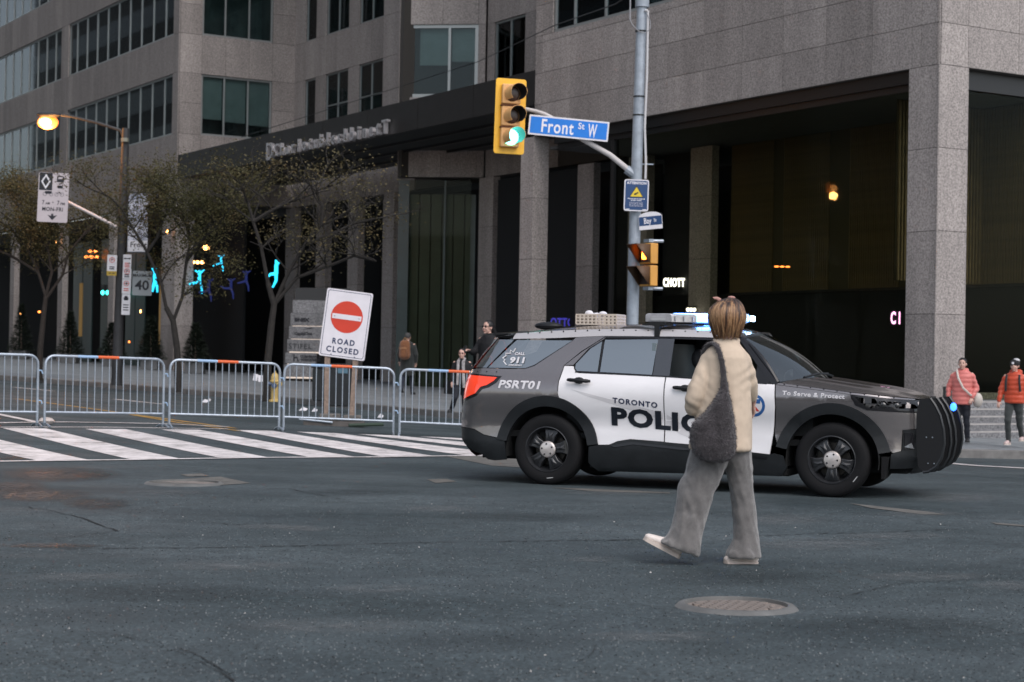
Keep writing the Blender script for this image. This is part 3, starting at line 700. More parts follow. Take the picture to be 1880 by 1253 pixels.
LAMPO=mat('orange_lamp_glow',(1,.35,.1),.5,emit=(1,.25,.05),estr=3)
def glow(px,py,v,w,h,label,m=LAMPW,name='wall_lamp',n=1,cat='lamp'):
    P=onA(px,py,v); s=F/P.y; t=thing(name,label,cat,P,0)
    for k in range(n):
        MB().sphere(((k-(n-1)/2)*w*1.15/s,0,0),(w/s/2,.08,h/s/2),10).build('bulb',m,t)
    MB().box(-w*n*.6/s,w*n*.6/s,.05,.12,-h*.3/s,h*.55/s).build('fitting',BLK_MET,t)
glow(103,442,-.3,4,9,'small warm lamp high on the column behind the lane sign')
glow(307,426,-.3,4,8,'small warm lamp on the corner column of the left wing')
glow(378,455,2,13,9,'round warm lamp glowing under the canopy, upper one by the cyan figures')
glow(363,482,2,7,6,'row of three warm bulbs just below the round lamp',n=3)
glow(170,462,1.5,8,5,'pair of dim orange lamps behind the tree, upper row',LAMPO,n=2)
glow(168,472,1.5,8,6,'row of three orange lamps behind the tree, lower row',LAMPO,n=3)
glow(22,579,1.5,8,6,'orange lamp at the far left shopfront',LAMPO)
glow(38,576,1.5,3,6,'slim warm lamp beside the far left orange lamp')
glow(72,573,1.5,5,4,'faint amber lamp right of the left tree trunk',LAMPO)
glow(258,572,1.5,3,6,'slim warm lamp right of the stacked parking signs')
glow(237,628,1.5,3,4,'tiny warm lamp low behind the planters',LAMPO)
glow(1436,490,.8,9,3,'dim amber bulbs added for the street lamp reflection in the corner lobby glass',LAMPO,n=3)  # added bulbs stand in for the street lamp mirrored in the glass
AMB=mat('amber_glow_jamb',(.18,.12,.05),.6,emit=(.7,.4,.1),estr=.07)  # jambs glow by themselves, the amber light on them is in the material
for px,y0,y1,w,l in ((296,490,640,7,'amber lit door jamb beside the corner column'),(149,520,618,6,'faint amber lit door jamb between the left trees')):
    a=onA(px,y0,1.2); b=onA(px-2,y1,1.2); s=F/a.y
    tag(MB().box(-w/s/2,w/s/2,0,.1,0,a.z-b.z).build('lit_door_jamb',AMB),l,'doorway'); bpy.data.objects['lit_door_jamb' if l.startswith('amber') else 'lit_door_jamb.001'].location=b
# dancing light figures
CY=mat('cyan_light_tube',(.05,.7,.9),.5,emit=(.02,.55,.9),estr=1.2); DB=mat('dim_blue_tube',(.008,.02,.08),.5,emit=(.02,.03,.35),estr=.10)
def figure(px,py,h,label,m,pose):
    P=onA(px,py,1.0); s=F/P.y; k=.85*h/s; t=thing('light_sculpture',label,'light sculpture',P,0,'dancing light figures under the canopy')
    J=dict(h=(0,.42),n=(0,.33),p=(.0,0),a1=(-.18,.45),a2=(.2,.48),k1=(-.22,-.08),f1=(-.42,-.12),k2=(.1,-.25),f2=(.12,-.5))
    J.update(pose); q=lambda n_:(J[n_][0]*k,0,J[n_][1]*k)
    MB().tube([q('n'),q('p')],[.05*k*1.3,.07*k],8).build('torso',m,t)
    MB().sphere(q('h'),.055*k,10).build('head',m,t)
    for a in('a1','a2'): MB().tube([q('n'),q(a)],[.045*k,.03*k],7).build('arm',m,t)
    for a,b in(('k1','f1'),('k2','f2')): MB().tube([q('p'),q(a),q(b)],[.06*k,.05*k,.03*k],7).build('leg',m,t)
figure(284,515,52,'cyan lit dancing figure right of the 40 sign',CY,dict(k1=(-.05,-.25),f1=(-.08,-.48),a1=(-.12,.5),a2=(.05,.5)))
figure(366,517,52,'cyan lit dancing figure below the round warm lamp',CY,{})
figure(406,483,36,'smallest cyan lit dancing figure, highest one',CY,dict(f1=(-.5,-.2)))
figure(507,503,60,'cyan lit figure with bent limbs by the dark tree trunk',CY,dict(a1=(-.02,.5),a2=(.1,.4),k1=(-.2,-.02),f1=(-.32,-.15),k2=(.0,-.25),f2=(-.12,-.5)))
figure(383,533,50,'dim blue figure beside the cyan dancer under the lamp',DB,dict(a1=(.2,.5)))
figure(424,530,46,'dim blue figure with spread legs left of the bare tree',DB,dict(k1=(-.3,0),f1=(-.5,.1)))
figure(452,516,46,'dim blue figure nearest the bent cyan figure',DB,{})
# ---------------------------------------------------------------- signal pole and what hangs on it
YP=33.5; SP_=F/YP
base=at(1156,800,YP); base.z=g(base.x,base.y)+.14
top=at(1181,-60,YP)
pt=thing('signal_pole','tall pale grey traffic signal pole with a mast arm, standing behind the police car','pole',base)
L_=lambda px,py,Y=YP: at(px,py,Y)-base
pm=L_(1165,440)
MB().tube([(0,0,0),pm,L_(1173,180),top-base],[.115,.108,.098,.092],16).build('pole',POLE,pt)
MB().tube([(0,0,0),(0,0,.06)],.2,16).build('base_flange',POLE,pt)
arm=[L_(1166,322),L_(1120,285),L_(1062,252),L_(1015,218),L_(1000,210),L_(985,205),L_(962,200),L_(940,197)]
MB().tube(arm,[.055,.052,.048,.042,.04,.038,.037,.036],10).build('mast_arm',mat('mast_arm_paint',(.5,.47,.46),.5,var=.12),pt)
MB().tube([L_(1150,311),L_(1172,327)],[.085,.085],10).build('arm_clamp',POLE,pt)
MB().tube([L_(1189,22)+Vector((0,-.1,0)),L_(1187,140)+Vector((0,-.1,0)),L_(1183,235)+Vector((0,-.1,0)),L_(1185,300)+Vector((0,-.1,0)),L_(1184,330)+Vector((0,-.1,0))],.022,6).build('conduit',mat('white_conduit',(.55,.54,.55),.5),pt)
MB().sphere(L_(1186,22)+Vector((0,-.1,0)),(.04,.04,.03),8).build('conduit_cap',MATS['white_conduit'],pt)
MB().tube([L_(1187,28)+Vector((0,-.12,0)),L_(1193,42)+Vector((0,-.12,0)),L_(1193,55)+Vector((0,-.12,0)),L_(1184,63)+Vector((0,-.12,0)),L_(1172,60)+Vector((0,-.12,0)),L_(1160,48)+Vector((0,-.12,0)),L_(1156,38)+Vector((0,-.12,0))],.008,5).build('cable_loop',mat('grey_cable',(.3,.3,.32),.6),pt)
MB().tube([L_(1156,40)+Vector((0,-.1,0)),L_(1157,-40)+Vector((0,-.1,0))],.014,6).build('drop_cable',MATS['grey_cable'],pt)
for py in (178,212,58): 
    p=L_(1178-(py-20)*.03,py); MB().tube([p+Vector((0,0,-.012)),p+Vector((0,0,.012))],.112,14).build('strap',BLK_MET,pt)
p=L_(1179,8); MB().tube([p+Vector((0,0,-.06)),p+Vector((0,0,.09))],.13,14).build('pole_collar',POLE,pt)
MB().box(-.02,.22,-.03,.0,-.01,.01,T(*L_(1178,302))).build('bracket',GALV,pt)
def signroot(name,label,cat,px,py,Y,rz=0,roll=0,group=None):
    t=thing(name,label,cat,at(px,py,Y),0,group); t.rotation_euler=(0,roll,rz); return t
def plate(poly,y0,y1,name,m,par,bevel=0): return MB().prism(poly,y0,y1).build(name,m,par,bevel)
# traffic signal with yellow backboard
s=SP_; t=signroot('traffic_signal','yellow traffic signal head with its bottom lens lit green, left of the blue street sign','traffic signal',936.5,214,YP-.15,R(12),R(1.2))
W,H=57/s,138/s
plate(rrect(W,H,.05),0,.02,'backboard',YELLOW,t,.004)
TAN=mat('faded_signal_housing',(.72,.40,.16),.5,var=.1,vscale=5)
LG=mat('green_signal_lens',(.05,.9,.8),.3,emit=(.12,.95,.80),estr=7)
LOFF=mat('unlit_signal_lens',(.05,.02,.01),.25)
for k,(zz_,m_) in enumerate(((.40,LOFF),(-.01,LOFF),(-.40,LG))):
    hs=MB().box(-.185,.165,-.13,0,zz_-.185,zz_+.185).build('lamp_housing',TAN,t,.02)
    MB().lathe([(.145,0),(.12,.03),(.0,.05)],20,T(0,-.13,zz_)@RX(math.pi/2)).build('lens',m_,hs)
    # cut-away visor: half tunnel pointing to the right of the viewer
    vm=MB(); n=22
    ins=[]
    for side_,rr in ((0,.155),(1,.148)):
        for j in (0,1):
            for i in range(n+1):
                a=R(-50+280*i/n); dep=-.13 if j==0 else -.13-.26*(1-.30*max(0,-math.sin(a)))
                vm.v.append((rr*math.cos(a)+(.0 if j==0 else .075),dep,zz_+rr*math.sin(a)+(.0 if j==0 else .02)))
    m1=n+1
    for i in range(n):
        vm.f.append((i,i+1,m1+i+1,m1+i)); vm.f.append((2*m1+i+1,2*m1+i,3*m1+i,3*m1+i+1)); vm.f.append((m1+i,m1+i+1,3*m1+i+1,3*m1+i))
    v_=vm.build('visor',TAN,hs,clean=False); v_.data.materials.append(BLACK)
    for i,f in enumerate(v_.data.polygons):
        if i%3==1: f.material_index=1
for z_ in (.19,-.215): MB().box(-.2,.12,-.14,-.02,z_-.012,z_+.012).build('hinge_bar',mat('rusty_hinge',(.12,.04,.015),.8),t)
# street name sign Front St W
s=F/(YP-.1); t=signroot('street_name_sign','large blue street name sign reading Front St W on the mast arm','street sign',1044,235.6,YP-.12,0,R(4.6))
plate(rrect(147.5/s,36.5/s,.01),0,.006,'plate',SIGNW,t); plate(rrect(141.5/s,30.5/s,.004),-.002,.0,'blue_field',BLUE,t)
WHT=mat('white_letter_sheet',(.82,.8,.84),.5)
mb=text('Front',.36,.0015,.006,1.12,M=T(-.205,-.004,.0),fit=(.60,.25)); text('St',.19,.0015,.003,1.05,M=T(.235,-.004,.06),mb=mb,fit=(.115,.12)); text('W',.36,.0015,.006,M=T(.445,-.004,-.01),mb=mb,fit=(.165,.25)); mb.build('lettering',WHT,t)
for x in(-.5,.5): MB().box(x-.03,x+.03,.006,.06,-.02,.1).build('clamp',GALV,t)
# attention sign
s=F/(YP-.2); t=signroot('notice_sign','navy ATTENTION notice with a yellow warning triangle strapped to the signal pole','sign',1168.3,359,YP-.22,0,R(1))
plate(rrect(45/s,58/s,.04),0,.005,'plate',SIGNW,t); NB=mat('navy_sign_sheet',(.015,.055,.16),.45)
plate(rrect(41/s,54/s,.03),-.002,0,'navy_field',NB,t)
mb=text('ATTENTION',.062,.001,.002,1.05,M=T(0,-.004,.225)); text('This area may be monitored',.028,.0008,.001,M=T(0,-.004,-.065),mb=mb); text('by video cameras',.028,.0008,.001,M=T(0,-.004,-.095),mb=mb)
for k in range(4): text('Cette zone peut etre surveillee',.020,.0008,0,M=T(0,-.004,-.135-.022*k),mb=mb)
mb.box(-.19,-.12,-.005,-.003,-.268,-.255).box(.12,.19,-.005,-.003,-.268,-.255).build('lettering',WHT,t)
mb=MB().prism([(-.13,-.035),(.13,-.035),(0,.175)],-.005,-.003); mb.build('triangle_border',INK,t)
MB().prism([(-.112,-.025),(.112,-.025),(0,.155)],-.007,-.0055).build('triangle',mat('yellow_sign_sheet',(.75,.55,.04),.45),t)
MB().box(-.05,.04,-.010,-.0075,-.012,.012,T(0,0,.035)@RY(R(-25))).box(-.02,.0,-.010,-.0075,-.03,.0,T(0,0,.035)).build('camera_pictogram',INK,t)
# Bay St sign
t=signroot('street_name_sign','small navy Bay St sign with a curved white top, on the signal pole','street sign',1194,405,YP-.25,R(-18),R(-5))
pl_=[(-.22,-.165),(.22,-.165),(.22,.07)]+[(.22*math.cos(R(a)),.07+.09*math.sin(R(a))) for a in range(15,180,15)]+[(-.22,.07)]
plate(pl_,0,.02,'plate',SIGNW,t); plate([(-.215,-.09),(.215,-.09),(.215,.075),(-.215,.075)],-.002,0,'navy_field',NB,t)
mb=text('Bay',.15,.001,.002,M=T(-.055,-.004,-.01),wid=.68); text('St',.09,.001,.001,M=T(.09,-.004,-.005),mb=mb,wid=.7); mb.build('lettering',WHT,t)
# pedestrian signal
t=signroot('pedestrian_signal','yellow two-box pedestrian signal with the orange hand lit, on the signal pole','pedestrian signal',1184,486,YP-.3,R(-62),0)
HY=mat('orange_yellow_housing',(.62,.30,.06),.5,var=.1)
for k,zz_ in enumerate((.2,-.21)):
    hb=MB().box(-.2,.2,.0,.16,zz_-.19,zz_+.19).build('signal_box',HY,t,.015)
    MB().box(-.165,.165,-.012,0,zz_-.155,zz_+.155).build('lens',mat('dark_ped_lens',(.02,.012,.01),.3),hb)
    vs=MB(); a=[(-.17,0,zz_-.16),(-.17,0,zz_+.17),(.17,0,zz_+.17),(.17,0,zz_-.16)]
    vs.add([(-.18,0,zz_-.17),(-.18,-.02,zz_-.17),(-.18,-.30,zz_+.17),(-.18,0,zz_+.17),(.18,0,zz_-.17),(.18,-.02,zz_-.17),(.18,-.30,zz_+.17),(.18,0,zz_+.17)],[(0,1,2,3),(4,7,6,5),(3,2,6,7)])
    o=vs.build('visor',mat('brown_visor',(.09,.045,.02) ,.6),hb,clean=False)
    sm_=o.modifiers.new('solid','SOLIDIFY'); sm_.thickness=.008
HAND=mat('lit_orange_hand',(1,.25,.03),.4,emit=(1,.22,.02),estr=9)
mb=MB().prism(rrect(.13,.13,.03,3,0,.16),-.03,-.012)
for k in range(4): mb.prism(rrect(.026,.15,.01,2,-.048+.033*k,.27-.012*abs(k-1.5)),-.03,-.012)
mb.prism([(.06,.13),(.11,.20),(.095,.22),(.055,.19)],-.03,-.012).build('lit_hand',HAND,t)
for z_ in (.44,-.44): MB().tube([(.0,.08,z_),(.12,.32,z_)],.03,8).box(-.09,.1,.02,.12,z_-.03,z_+.03).build('bracket',GALV,t)

# ---------------------------------------------------------------- lamp pole on the left and its signs
lb_=hit(214,708,.14); YL=lb_.y; sL=F/YL
lp=thing('street_lamp','dark street lamp pole at the left with its orange sodium lamp lit','street lamp',lb_)
D=lambda px,py: at(px,py,YL)-lb_
MB().tube([(0,0,0),D(219,560),D(231,236)],[.15,.125,.10],12).build('pole',DPOLE,lp)
MB().tube([D(231,262),D(222,240),D(180,226),D(130,214),D(108,211)],[.05,.045,.04,.035,.03],8).build('lamp_arm',DPOLE,lp)
MB().tube([D(231,262)+Vector((0,-.12,0)),D(231,255)+Vector((0,-.12,0))],.10,8).build('photocell',mat('photocell',(.2,.2,.16),.4),lp)
lh=MB().sphere((0,0,0),(.34,.16,.08),14,T(*D(90,211))).build('lamp_head',DPOLE,lp)
LB=mat('sodium_lamp_glow',(1,.5,.2),.4,emit=(1,.40,.11),estr=14); LO=mat('orange_halo_glow',(1,.4,.1),.4,emit=(1,.20,.03),estr=1.5)
MB().sphere((0,0,-.05),(.17,.15,.11),14,T(*D(83,221))).build('lamp_bulb',LB,lh); MB().sphere((.03,.16,-.04),(.29,.10,.19),14,T(*D(83,221))).build('halo_shell',LO,lh)  # the orange glowing shell is added around the bulb as its halo
pl2=bpy.data.lights.new('sodium_light','POINT'); pl2.energy=170; pl2.color=(1,.42,.12); pl2.shadow_soft_size=.15
po=bpy.data.objects.new('sodium_light',pl2); C.objects.link(po); po.parent=lp; po.location=D(83,219)+Vector((0,0,-.35))
MB().tube([D(215,417)+Vector((0,-.1,0)),D(127,372)+Vector((0,-.1,0)),D(112,365)+Vector((0,-.1,0))],[.045,.04,.04],8).build('sign_arm',mat('white_sign_arm',(.55,.5,.5),.5),lp)
# lane sign
Y_=YL-.25; s=F/Y_
t=signroot('lane_sign','tall white MON-FRI diamond lane sign hanging on an arm, at the far left','road sign',97.5,363,Y_,0,R(1.6))
W,H=56/s,91/s; PW=mat('pinkish_white_sign',(.52,.46,.48),.5,var=.06)
plate(rrect(W,H,.04),0,.01,'plate',PW,t); k=1/s
U=lambda px,py:((px-97.5)*k,(363-py)*k)
mb=MB(); mb.prism(rrect(24*k,32*k,.005,1,-14.5*k,29*k),-.003,0)
ppx,ppz=-14.5*k,29*k
# bus, taxi, motorbike, bicycle pictograms
mb.prism(rrect(13*k,11*k,.03,3,12*k,34*k),-.003,0).prism(rrect(10*k,6*k,.03,3,12*k,20*k),-.003,0).prism(rrect(6*k,5*k,.02,2,12*k,24*k),-.003,0)
def ring(mb,cx,cz,r,w,y0=-.003,y1=0,n=16):
    vs=[];fs=[]
    for rr in (r,r-w):
        for i in range(n): a=2*math.pi*i/n; vs.append((cx+rr*math.cos(a),y0,cz+rr*math.sin(a)))
    for i in range(n): j=(i+1)%n; fs.append((i,j,n+j,n+i))
    mb.add(vs,fs)
for cx in (-15.5,-4,6,16): ring(mb,cx*k,6*k,3.6*k,.6*k)
mb.prism(rrect(12*k,5*k,.01,1,-9*k,9*k),-.003,0).tube([(6*k,-.002,6*k),(11*k,-.002,11*k),(16*k,-.002,6*k)],.5*k,4)
text('7',.17,.001,.002,M=T(-17.5*k,-.003,-9.5*k),mb=mb,fit=(4.2*k,8*k)); text('AM',.10,.001,.001,M=T(-9.5*k,-.003,-11*k),mb=mb,fit=(8*k,4.8*k)); mb.box(-1.5*k,1.5*k,-.004,-.002,-10*k,-9*k); text('7',.17,.001,.002,M=T(10*k,-.003,-9.5*k),mb=mb,fit=(4.2*k,8*k)); text('PM',.10,.001,.001,M=T(18*k,-.003,-11*k),mb=mb,fit=(8*k,4.8*k))
text('MON-FRI',.17,.001,.004,1.1,M=T(0,-.003,-21.5*k),mb=mb,fit=(38*k,7.5*k))
mb.prism([(-9*k,-32*k),(-2*k,-34*k),(-2*k,-30*k),(2*k,-30*k),(2*k,-34*k),(9*k,-32*k),(0,-42*k)],-.003,0)
mb.build('black_print',INK,t)['kind']='stuff'
MB().box(7.5*k,16.5*k,-.006,-.004,34.5*k,38*k).box(8.5*k,15.5*k,-.006,-.004,22.5*k,24.5*k).build('pictogram_windows',PW,t)
mb=MB()
def dia(r1,r2,y):
    a=[(0,r1),(r1*.62,0),(0,-r1),(-r1*.62,0)]; b=[(0,r2),(r2*.62,0),(0,-r2),(-r2*.62,0)]
    vs=[(ppx+x,y,ppz+z) for x,z in a+b]; mb.add(vs,[(i,(i+1)%4,4+(i+1)%4,4+i) for i in range(4)])
dia(14*k,9*k,-.006); mb.build('diamond',SIGNW,t)
# banner
t=signroot('banner','tall pale blue and white banner half hidden by the tree, right of the lamp pole','banner',253,409,YL-.1)
k=sL and 1/sL
plate([(-18*k,-54*k),(19*k,-54*k),(17*k,54*k),(-18*k,54*k)],0,.015,'cloth',mat('banner_blue',(.16,.22,.38),.6,var=.5,vscale=2,dirt=(.5,.5,.55)),t)
plate([(-17*k,-53*k),(18*k,-53*k),(18*k,-33*k),(-17*k,-33*k)],-.004,0,'white_band',SIGNW,t)
text('Front',.2,.001,.002,M=T(2*k,-.007,-41*k)).build('lettering',INK,t)
MB().box(-20*k,20*k,-.02,.02,54*k,56*k).box(-20*k,20*k,-.02,.02,-56*k,-54*k).build('banner_rod',DPOLE,t)
# speed sign
t=signroot('speed_limit_sign','grey-white MAXIMUM 40 speed limit sign beside the lamp pole','road sign',261,520.5,YL-.2,0,R(1)); s=F/(YL-.2); k=1/s
plate(rrect(36*k,45*k,.03),0,.01,'plate',mat('grey_white_sign',(.30,.32,.33),.5,var=.05),t)
mb=text('MAXIMUM',.115,.001,.002,M=T(0,-.004,14*k),wid=.95); text('40',.36,.001,.008,M=T(0,-.004,-4.5*k),mb=mb,wid=1.05); mb.build('lettering',INK,t)
# parking signs
def park(px,py,w,h,label,kind,m=SIGNW):
    t=signroot('parking_sign',label,'parking sign',px,py,YL-.2,0,R(1.2),'parking signs on the lamp pole'); k=(YL-.2)/F
    plate(rrect(w*k,h*k,.02),0,.008,'plate',m,t)
    rm=MB(); im=MB()
    if kind in('p','py'):
        ring(rm,0,(h*.26)*k,5.2*k,1*k,-.004); rm.box(-5*k,5*k,-.004,-.003,(h*.26-.4)*k,(h*.26+.4)*k)
        text('P',8*k,.0006,.001,M=T(0,-.003,h*.26*k),mb=im)
        for q in range(2): im.box(-4.5*k,4.5*k,-.004,-.002,(-h*.08-q*3.4-1)*k,(-h*.08-q*3.4+1)*k)
    if kind=='py': plate(rrect(w*k,h*.22*k,.01,2,0,-h*.39*k),-.005,-.001,'yellow_tab',mat('yellow_tab',(.5,.33,.04),.5),t); im.box(-5*k,-1*k,-.007,-.005,-h*.41*k,-h*.36*k).box(1*k,5.5*k,-.007,-.005,-h*.41*k,-h*.36*k)
    if kind=='arrow':
        im.box(-6*k,6*k,-.004,-.002,(h*.22-.6)*k,(h*.22+.6)*k).prism([(-6.5*k,h*.22*k),(-3*k,(h*.22+2)*k),(-3*k,(h*.22-2)*k)],-.004,-.002).prism([(6.5*k,h*.22*k),(3*k,(h*.22+2)*k),(3*k,(h*.22-2)*k)],-.004,-.002)
        for q in range(3): rm.box(-4.5*k,4.5*k,-.004,-.002,(-h*.1-q*3.2-.8)*k,(-h*.1-q*3.2+.8)*k)
    if kind=='stop':
        ring(rm,0,h*.18*k,5*k,1*k,-.004); rm.box(-4*k,4*k,-.004,-.003,(h*.18-.5)*k,(h*.18+.5)*k,None); im.prism(disc(0,h*.18*k,2.2*k,12),-.004,-.002)
        for q in range(2): rm.box(-4.5*k,4.5*k,-.004,-.002,(-h*.16-q*3.4-.8)*k,(-h*.16-q*3.4+.8)*k)
    if kind=='taxi':
        im.prism(rrect(9*k,6*k,.03,2,0,h*.28*k),-.004,-.002).prism(rrect(6*k,4*k,.03,2,0,h*.36*k),-.004,-.002)
        for q in range(3): im.box(-5*k,5*k,-.004,-.002,(-h*.02-q*4.6-.9)*k,(-h*.02-q*4.6+.9)*k)
    if rm.v: rm.build('red_print',RED,t)
    if im.v: im.build('black_print',INK,t)['kind']='stuff'
park(205.5,487.5,18,38,'narrow no-parking sign with a yellow tab, left of the lamp pole','py')
park(233.5,481,15,27,'topmost sign of the stack on the lamp pole, with a double arrow','arrow')
park(233,503.5,16,19,'second sign of the stack on the lamp pole, with a crossed P','p')
park(232,526,16,28,'third sign of the stack on the lamp pole, with a red no-stopping ring','stop')
park(231,559.5,15.5,38,'lowest sign of the stack on the lamp pole, with a taxi pictogram','taxi')
# distant cyan signals
for i,px in enumerate((190,199,209)):
    P=onA(px,538,1.6); t=thing('distant_traffic_signal',['leftmost','middle','rightmost'][i]+' of the three small green lights behind the lamp pole','traffic signal',P)
    MB().sphere((0,-.2,0),(.085,.06,.11),10).build('lit_lens',mat('distant_green_lens',(.1,.9,.8),.4,emit=(.05,.95,.75),estr=4),t)
    MB().box(-.1,.1,-.15,.05,-.14,.40).build('housing',BLK_MET,t)

# ---------------------------------------------------------------- crowd barriers
def barrier(a,b,H,label,tape=True,first=True):
    A=hit(*a); B=hit(*b); d=B-A; d.z=0; Lb=d.length; rz=math.atan2(d.y,d.x)
    t=thing('crowd_barrier',label,'crowd barrier',(A.x,A.y,g(A.x,A.y)),rz,'steel crowd barriers across the closed street')
    dz=g(B.x,B.y)-g(A.x,A.y)
    tz=lambda x:dz*x/Lb
    r=.14; pts=[(0.02,0,.02),(0.02,0,H-r)]
    for k in range(1,6): q=math.pi/2*k/5; pts.append((.02+r-r*math.cos(q),0,H-r+r*math.sin(q)))
    for k in range(0,6): q=math.pi/2*k/5; pts.append((Lb-.02-r+r*math.sin(q),0,H-r+r*math.cos(q)))
    pts.append((Lb-.02,0,.02)); pts=[(x,y,z+tz(x)) for x,y,z in pts]
    MB().tube(pts,.021,8).build('frame_tube',GALV,t)
    MB().tube([(.02,0,.225),(Lb-.02,0,.225+dz)],.018,8).build('bottom_rail',GALV,t)
    me=MB().tube([(0,0,.225),(0,0,H-.01)],.0085,6).mesh('bar',GALV)
    n=16
    for k in range(n): x=.11+(Lb-.22)*k/(n-1); link('bar',me,t,M=T(x,0,tz(x)))
    for x in (.02,Lb-.02):
        z_=tz(x); MB().tube([(x,-.24,z_+.012),(x,-.1,z_+.05),(x,.1,z_+.05),(x,.24,z_+.012)],.016,6).build('foot',GALV,t)
    for z_ in (.4,.86):
        MB().tube([(Lb-.02,0,z_+dz),(Lb+.035,0,z_+dz),(Lb+.055,0,z_+dz-.05)],.012,6).build('hook',mat('bluish_hook',(.35,.5,.68),.4,metal=.3),t)
    if tape:
        x=Lb*.52; MB().tube([(x-.17,0,H+tz(x-.17)),(x+.17,0,H+tz(x+.17))],.0235,8).build('orange_label',ORANGE,t)
        MB().tube([(x-.5,0,H+tz(x-.5)),(x-.18,0,H+tz(x-.18))],.0225,8).build('blue_label',mat('pale_blue_label',(.3,.45,.65),.5),t)
barrier((-152,783),(70,784),1.09,'first crowd barrier, cut off by the left edge of the picture')
barrier((79,784),(301,786),1.09,'second crowd barrier from the left, in front of the lamp pole')
barrier((308,786),(514,791),1.09,'third crowd barrier from the left, with white tags by the hydrant')
barrier((518,791),(724,799),1.09,'crowd barrier in front of the road closed sign')
barrier((731,800),(942,809),1.09,'last crowd barrier, running behind the police car')
for i,(px,py) in enumerate(((470,687),(478,689))):
    P=hit(480,790); P2=at(px,py,P.y-.03); t=tag(MB().box(-.035,.035,0,.004,-.11,0).build('paper_tag',SIGNW),['left','right'][i]+' white paper tag tied to the third barrier','tag'); t.location=P2; t.rotation_euler=(0,R(8-10*i),0)

# ---------------------------------------------------------------- road closed sign
b=hit(622,783); Ys=b.y; s=F/Ys; k=1/s
t=thing('road_closed_sign','white ROAD CLOSED sign with a red no-entry disc, tilted on two wooden posts','road sign',b)
Q=lambda px,py:at(px,py,Ys)-b
MB().prism([(Q(594,785).x,0),(Q(601,785).x,0),(Q(606,650).x,Q(606,650).z),(Q(596,650).x,Q(596,650).z)],.02,.11).build('wood_post',WOOD,t)
MB().prism([(Q(640,785).x,0),(Q(649,785).x,0),(Q(658,650).x,Q(658,650).z),(Q(648,650).x,Q(648,650).z)],.02,.11).build('wood_post',WOOD,t)
MB().box(-.62,.45,-.1,.22,.0,.09).build('base_plank',mat('dark_base_plank',(.10,.09,.085),.9,var=.3),t)
MB().box(-.35,.02,-.05,.2,.09,.22).box(.08,.40,-.05,.2,.09,.2).build('ballast_block',CONC,t,.02)
MB().tube([(-.7,-.1,.12),(-.1,-.12,.07)],.02,6).build('base_tube',GALV,t)
MB().tube([(.2,-.25,.03),(.8,-.1,.05)],.035,6).build('base_foot',mat('dark_green_foot',(.03,.05,.035),.8),t)
c=Q(635,596); sg2=bpy.data.objects.new('sign_board',None); C.objects.link(sg2); sg2.parent=t; sg2.location=c; sg2.rotation_euler=(0,R(6.6),R(0)); sg2['label']='white sign board'
W,H=85*k,125*k
plate(rrect(W,H,.035),0,.012,'board',mat('white_board_sheet',(.72,.69,.73),.4,var=.07,vscale=3),sg2)
mb=MB()
for (w_,h_,r_) in ((W-.055,H-.055,.03),):
    o=rrect(w_,h_,r_); i_=rrect(w_-.018,h_-.018,r_-.005); n=len(o); mb.add([(x,-.002,z) for x,z in o+i_],[(j,(j+1)%n,n+(j+1)%n,n+j) for j in range(n)])
text('ROAD',.155,.001,.005,1.3,M=T(.0,-.003,-.315),mb=mb,fit=(.40,.105)); text('CLOSED',.155,.001,.005,1.3,M=T(.0,-.003,-.465),mb=mb,fit=(.58,.105))
mb.box(-.2,-.185,-.004,-.001,-.57,-.55).box(.22,.235,-.004,-.001,-.57,-.55)
mb.build('navy_print',NAVY,sg2)
plate(disc(0,.13,.285,48),-.003,0,'red_disc',RED,sg2)
plate([(-.262,.083),(.262,.083),(.262,.172),(-.262,.172)],-.006,-.003,'white_bar',MATS['white_board_sheet'],sg2)
MB().sphere((-.22,-.007,.125),(.009,.003,.009),6).sphere((.22,-.007,.125),(.009,.003,.009),6).build('bolt',BLK_MET,sg2)

# ---------------------------------------------------------------- tenant directory of granite slabs
b=hit(585,702,.14); s=F/b.y; k=1/s; t=thing('directory_sign','stack of grey granite slabs with tenant names, left of the road closed sign','directory sign',b,0)
Q=lambda px,py:at(px,py,b.y)-b
LST=mat('pale_lit_strip',(.75,.66,.58),.5,emit=(.8,.62,.5),estr=.32); SL=granite('directory_granite',(.10,.10,.105),(.30,.30,.31),30)
rows=[(538,573,541,.6),(553,575,537,1),(577,598,533,1),(601,622,530,1),(625,645.5,527,1),(648.5,668,523.5,1),(671,692,521,1)]
for i,(y0,y1,xl,br) in enumerate(rows):
    xr=644-i*2
    if i in(5,6): xr=579 if i==6 else 581+0
    if i==0: continue
    p=Q(xl,y1); q=Q(xr,y0)
    sl=MB().box(p.x,q.x,0,.45,p.z,q.z).build('granite_slab',SL,t,.01)
    if i<7: MB().box(p.x+.08,q.x-.02,.01,.4,p.z-.055,p.z-.005).build('lit_strip',LST,sl)
p=Q(541,573); q=Q(640,530)
MB().box(p.x,q.x,.1,.5,p.z+.02,q.z).build('dark_slab',mat('dark_slab',(.03,.032,.034),.5),t)
MB().box(Q(524,700).x,Q(575,700).x,.1,.4,0,Q(560,693).z-.06).build('plinth',DARK,t)
MB().box(Q(560,700).x,Q(600,700).x,.2,.5,0,2.9).build('spine',DARK,t)
def tx(s_,px,py,size,sp=1,off=.004,wid=1):
    m_=text(s_,size,.01,off,sp,wid=wid).build('tenant_name',INK,t); m_.location=Q(px,py)+Vector((0,-.006,0))
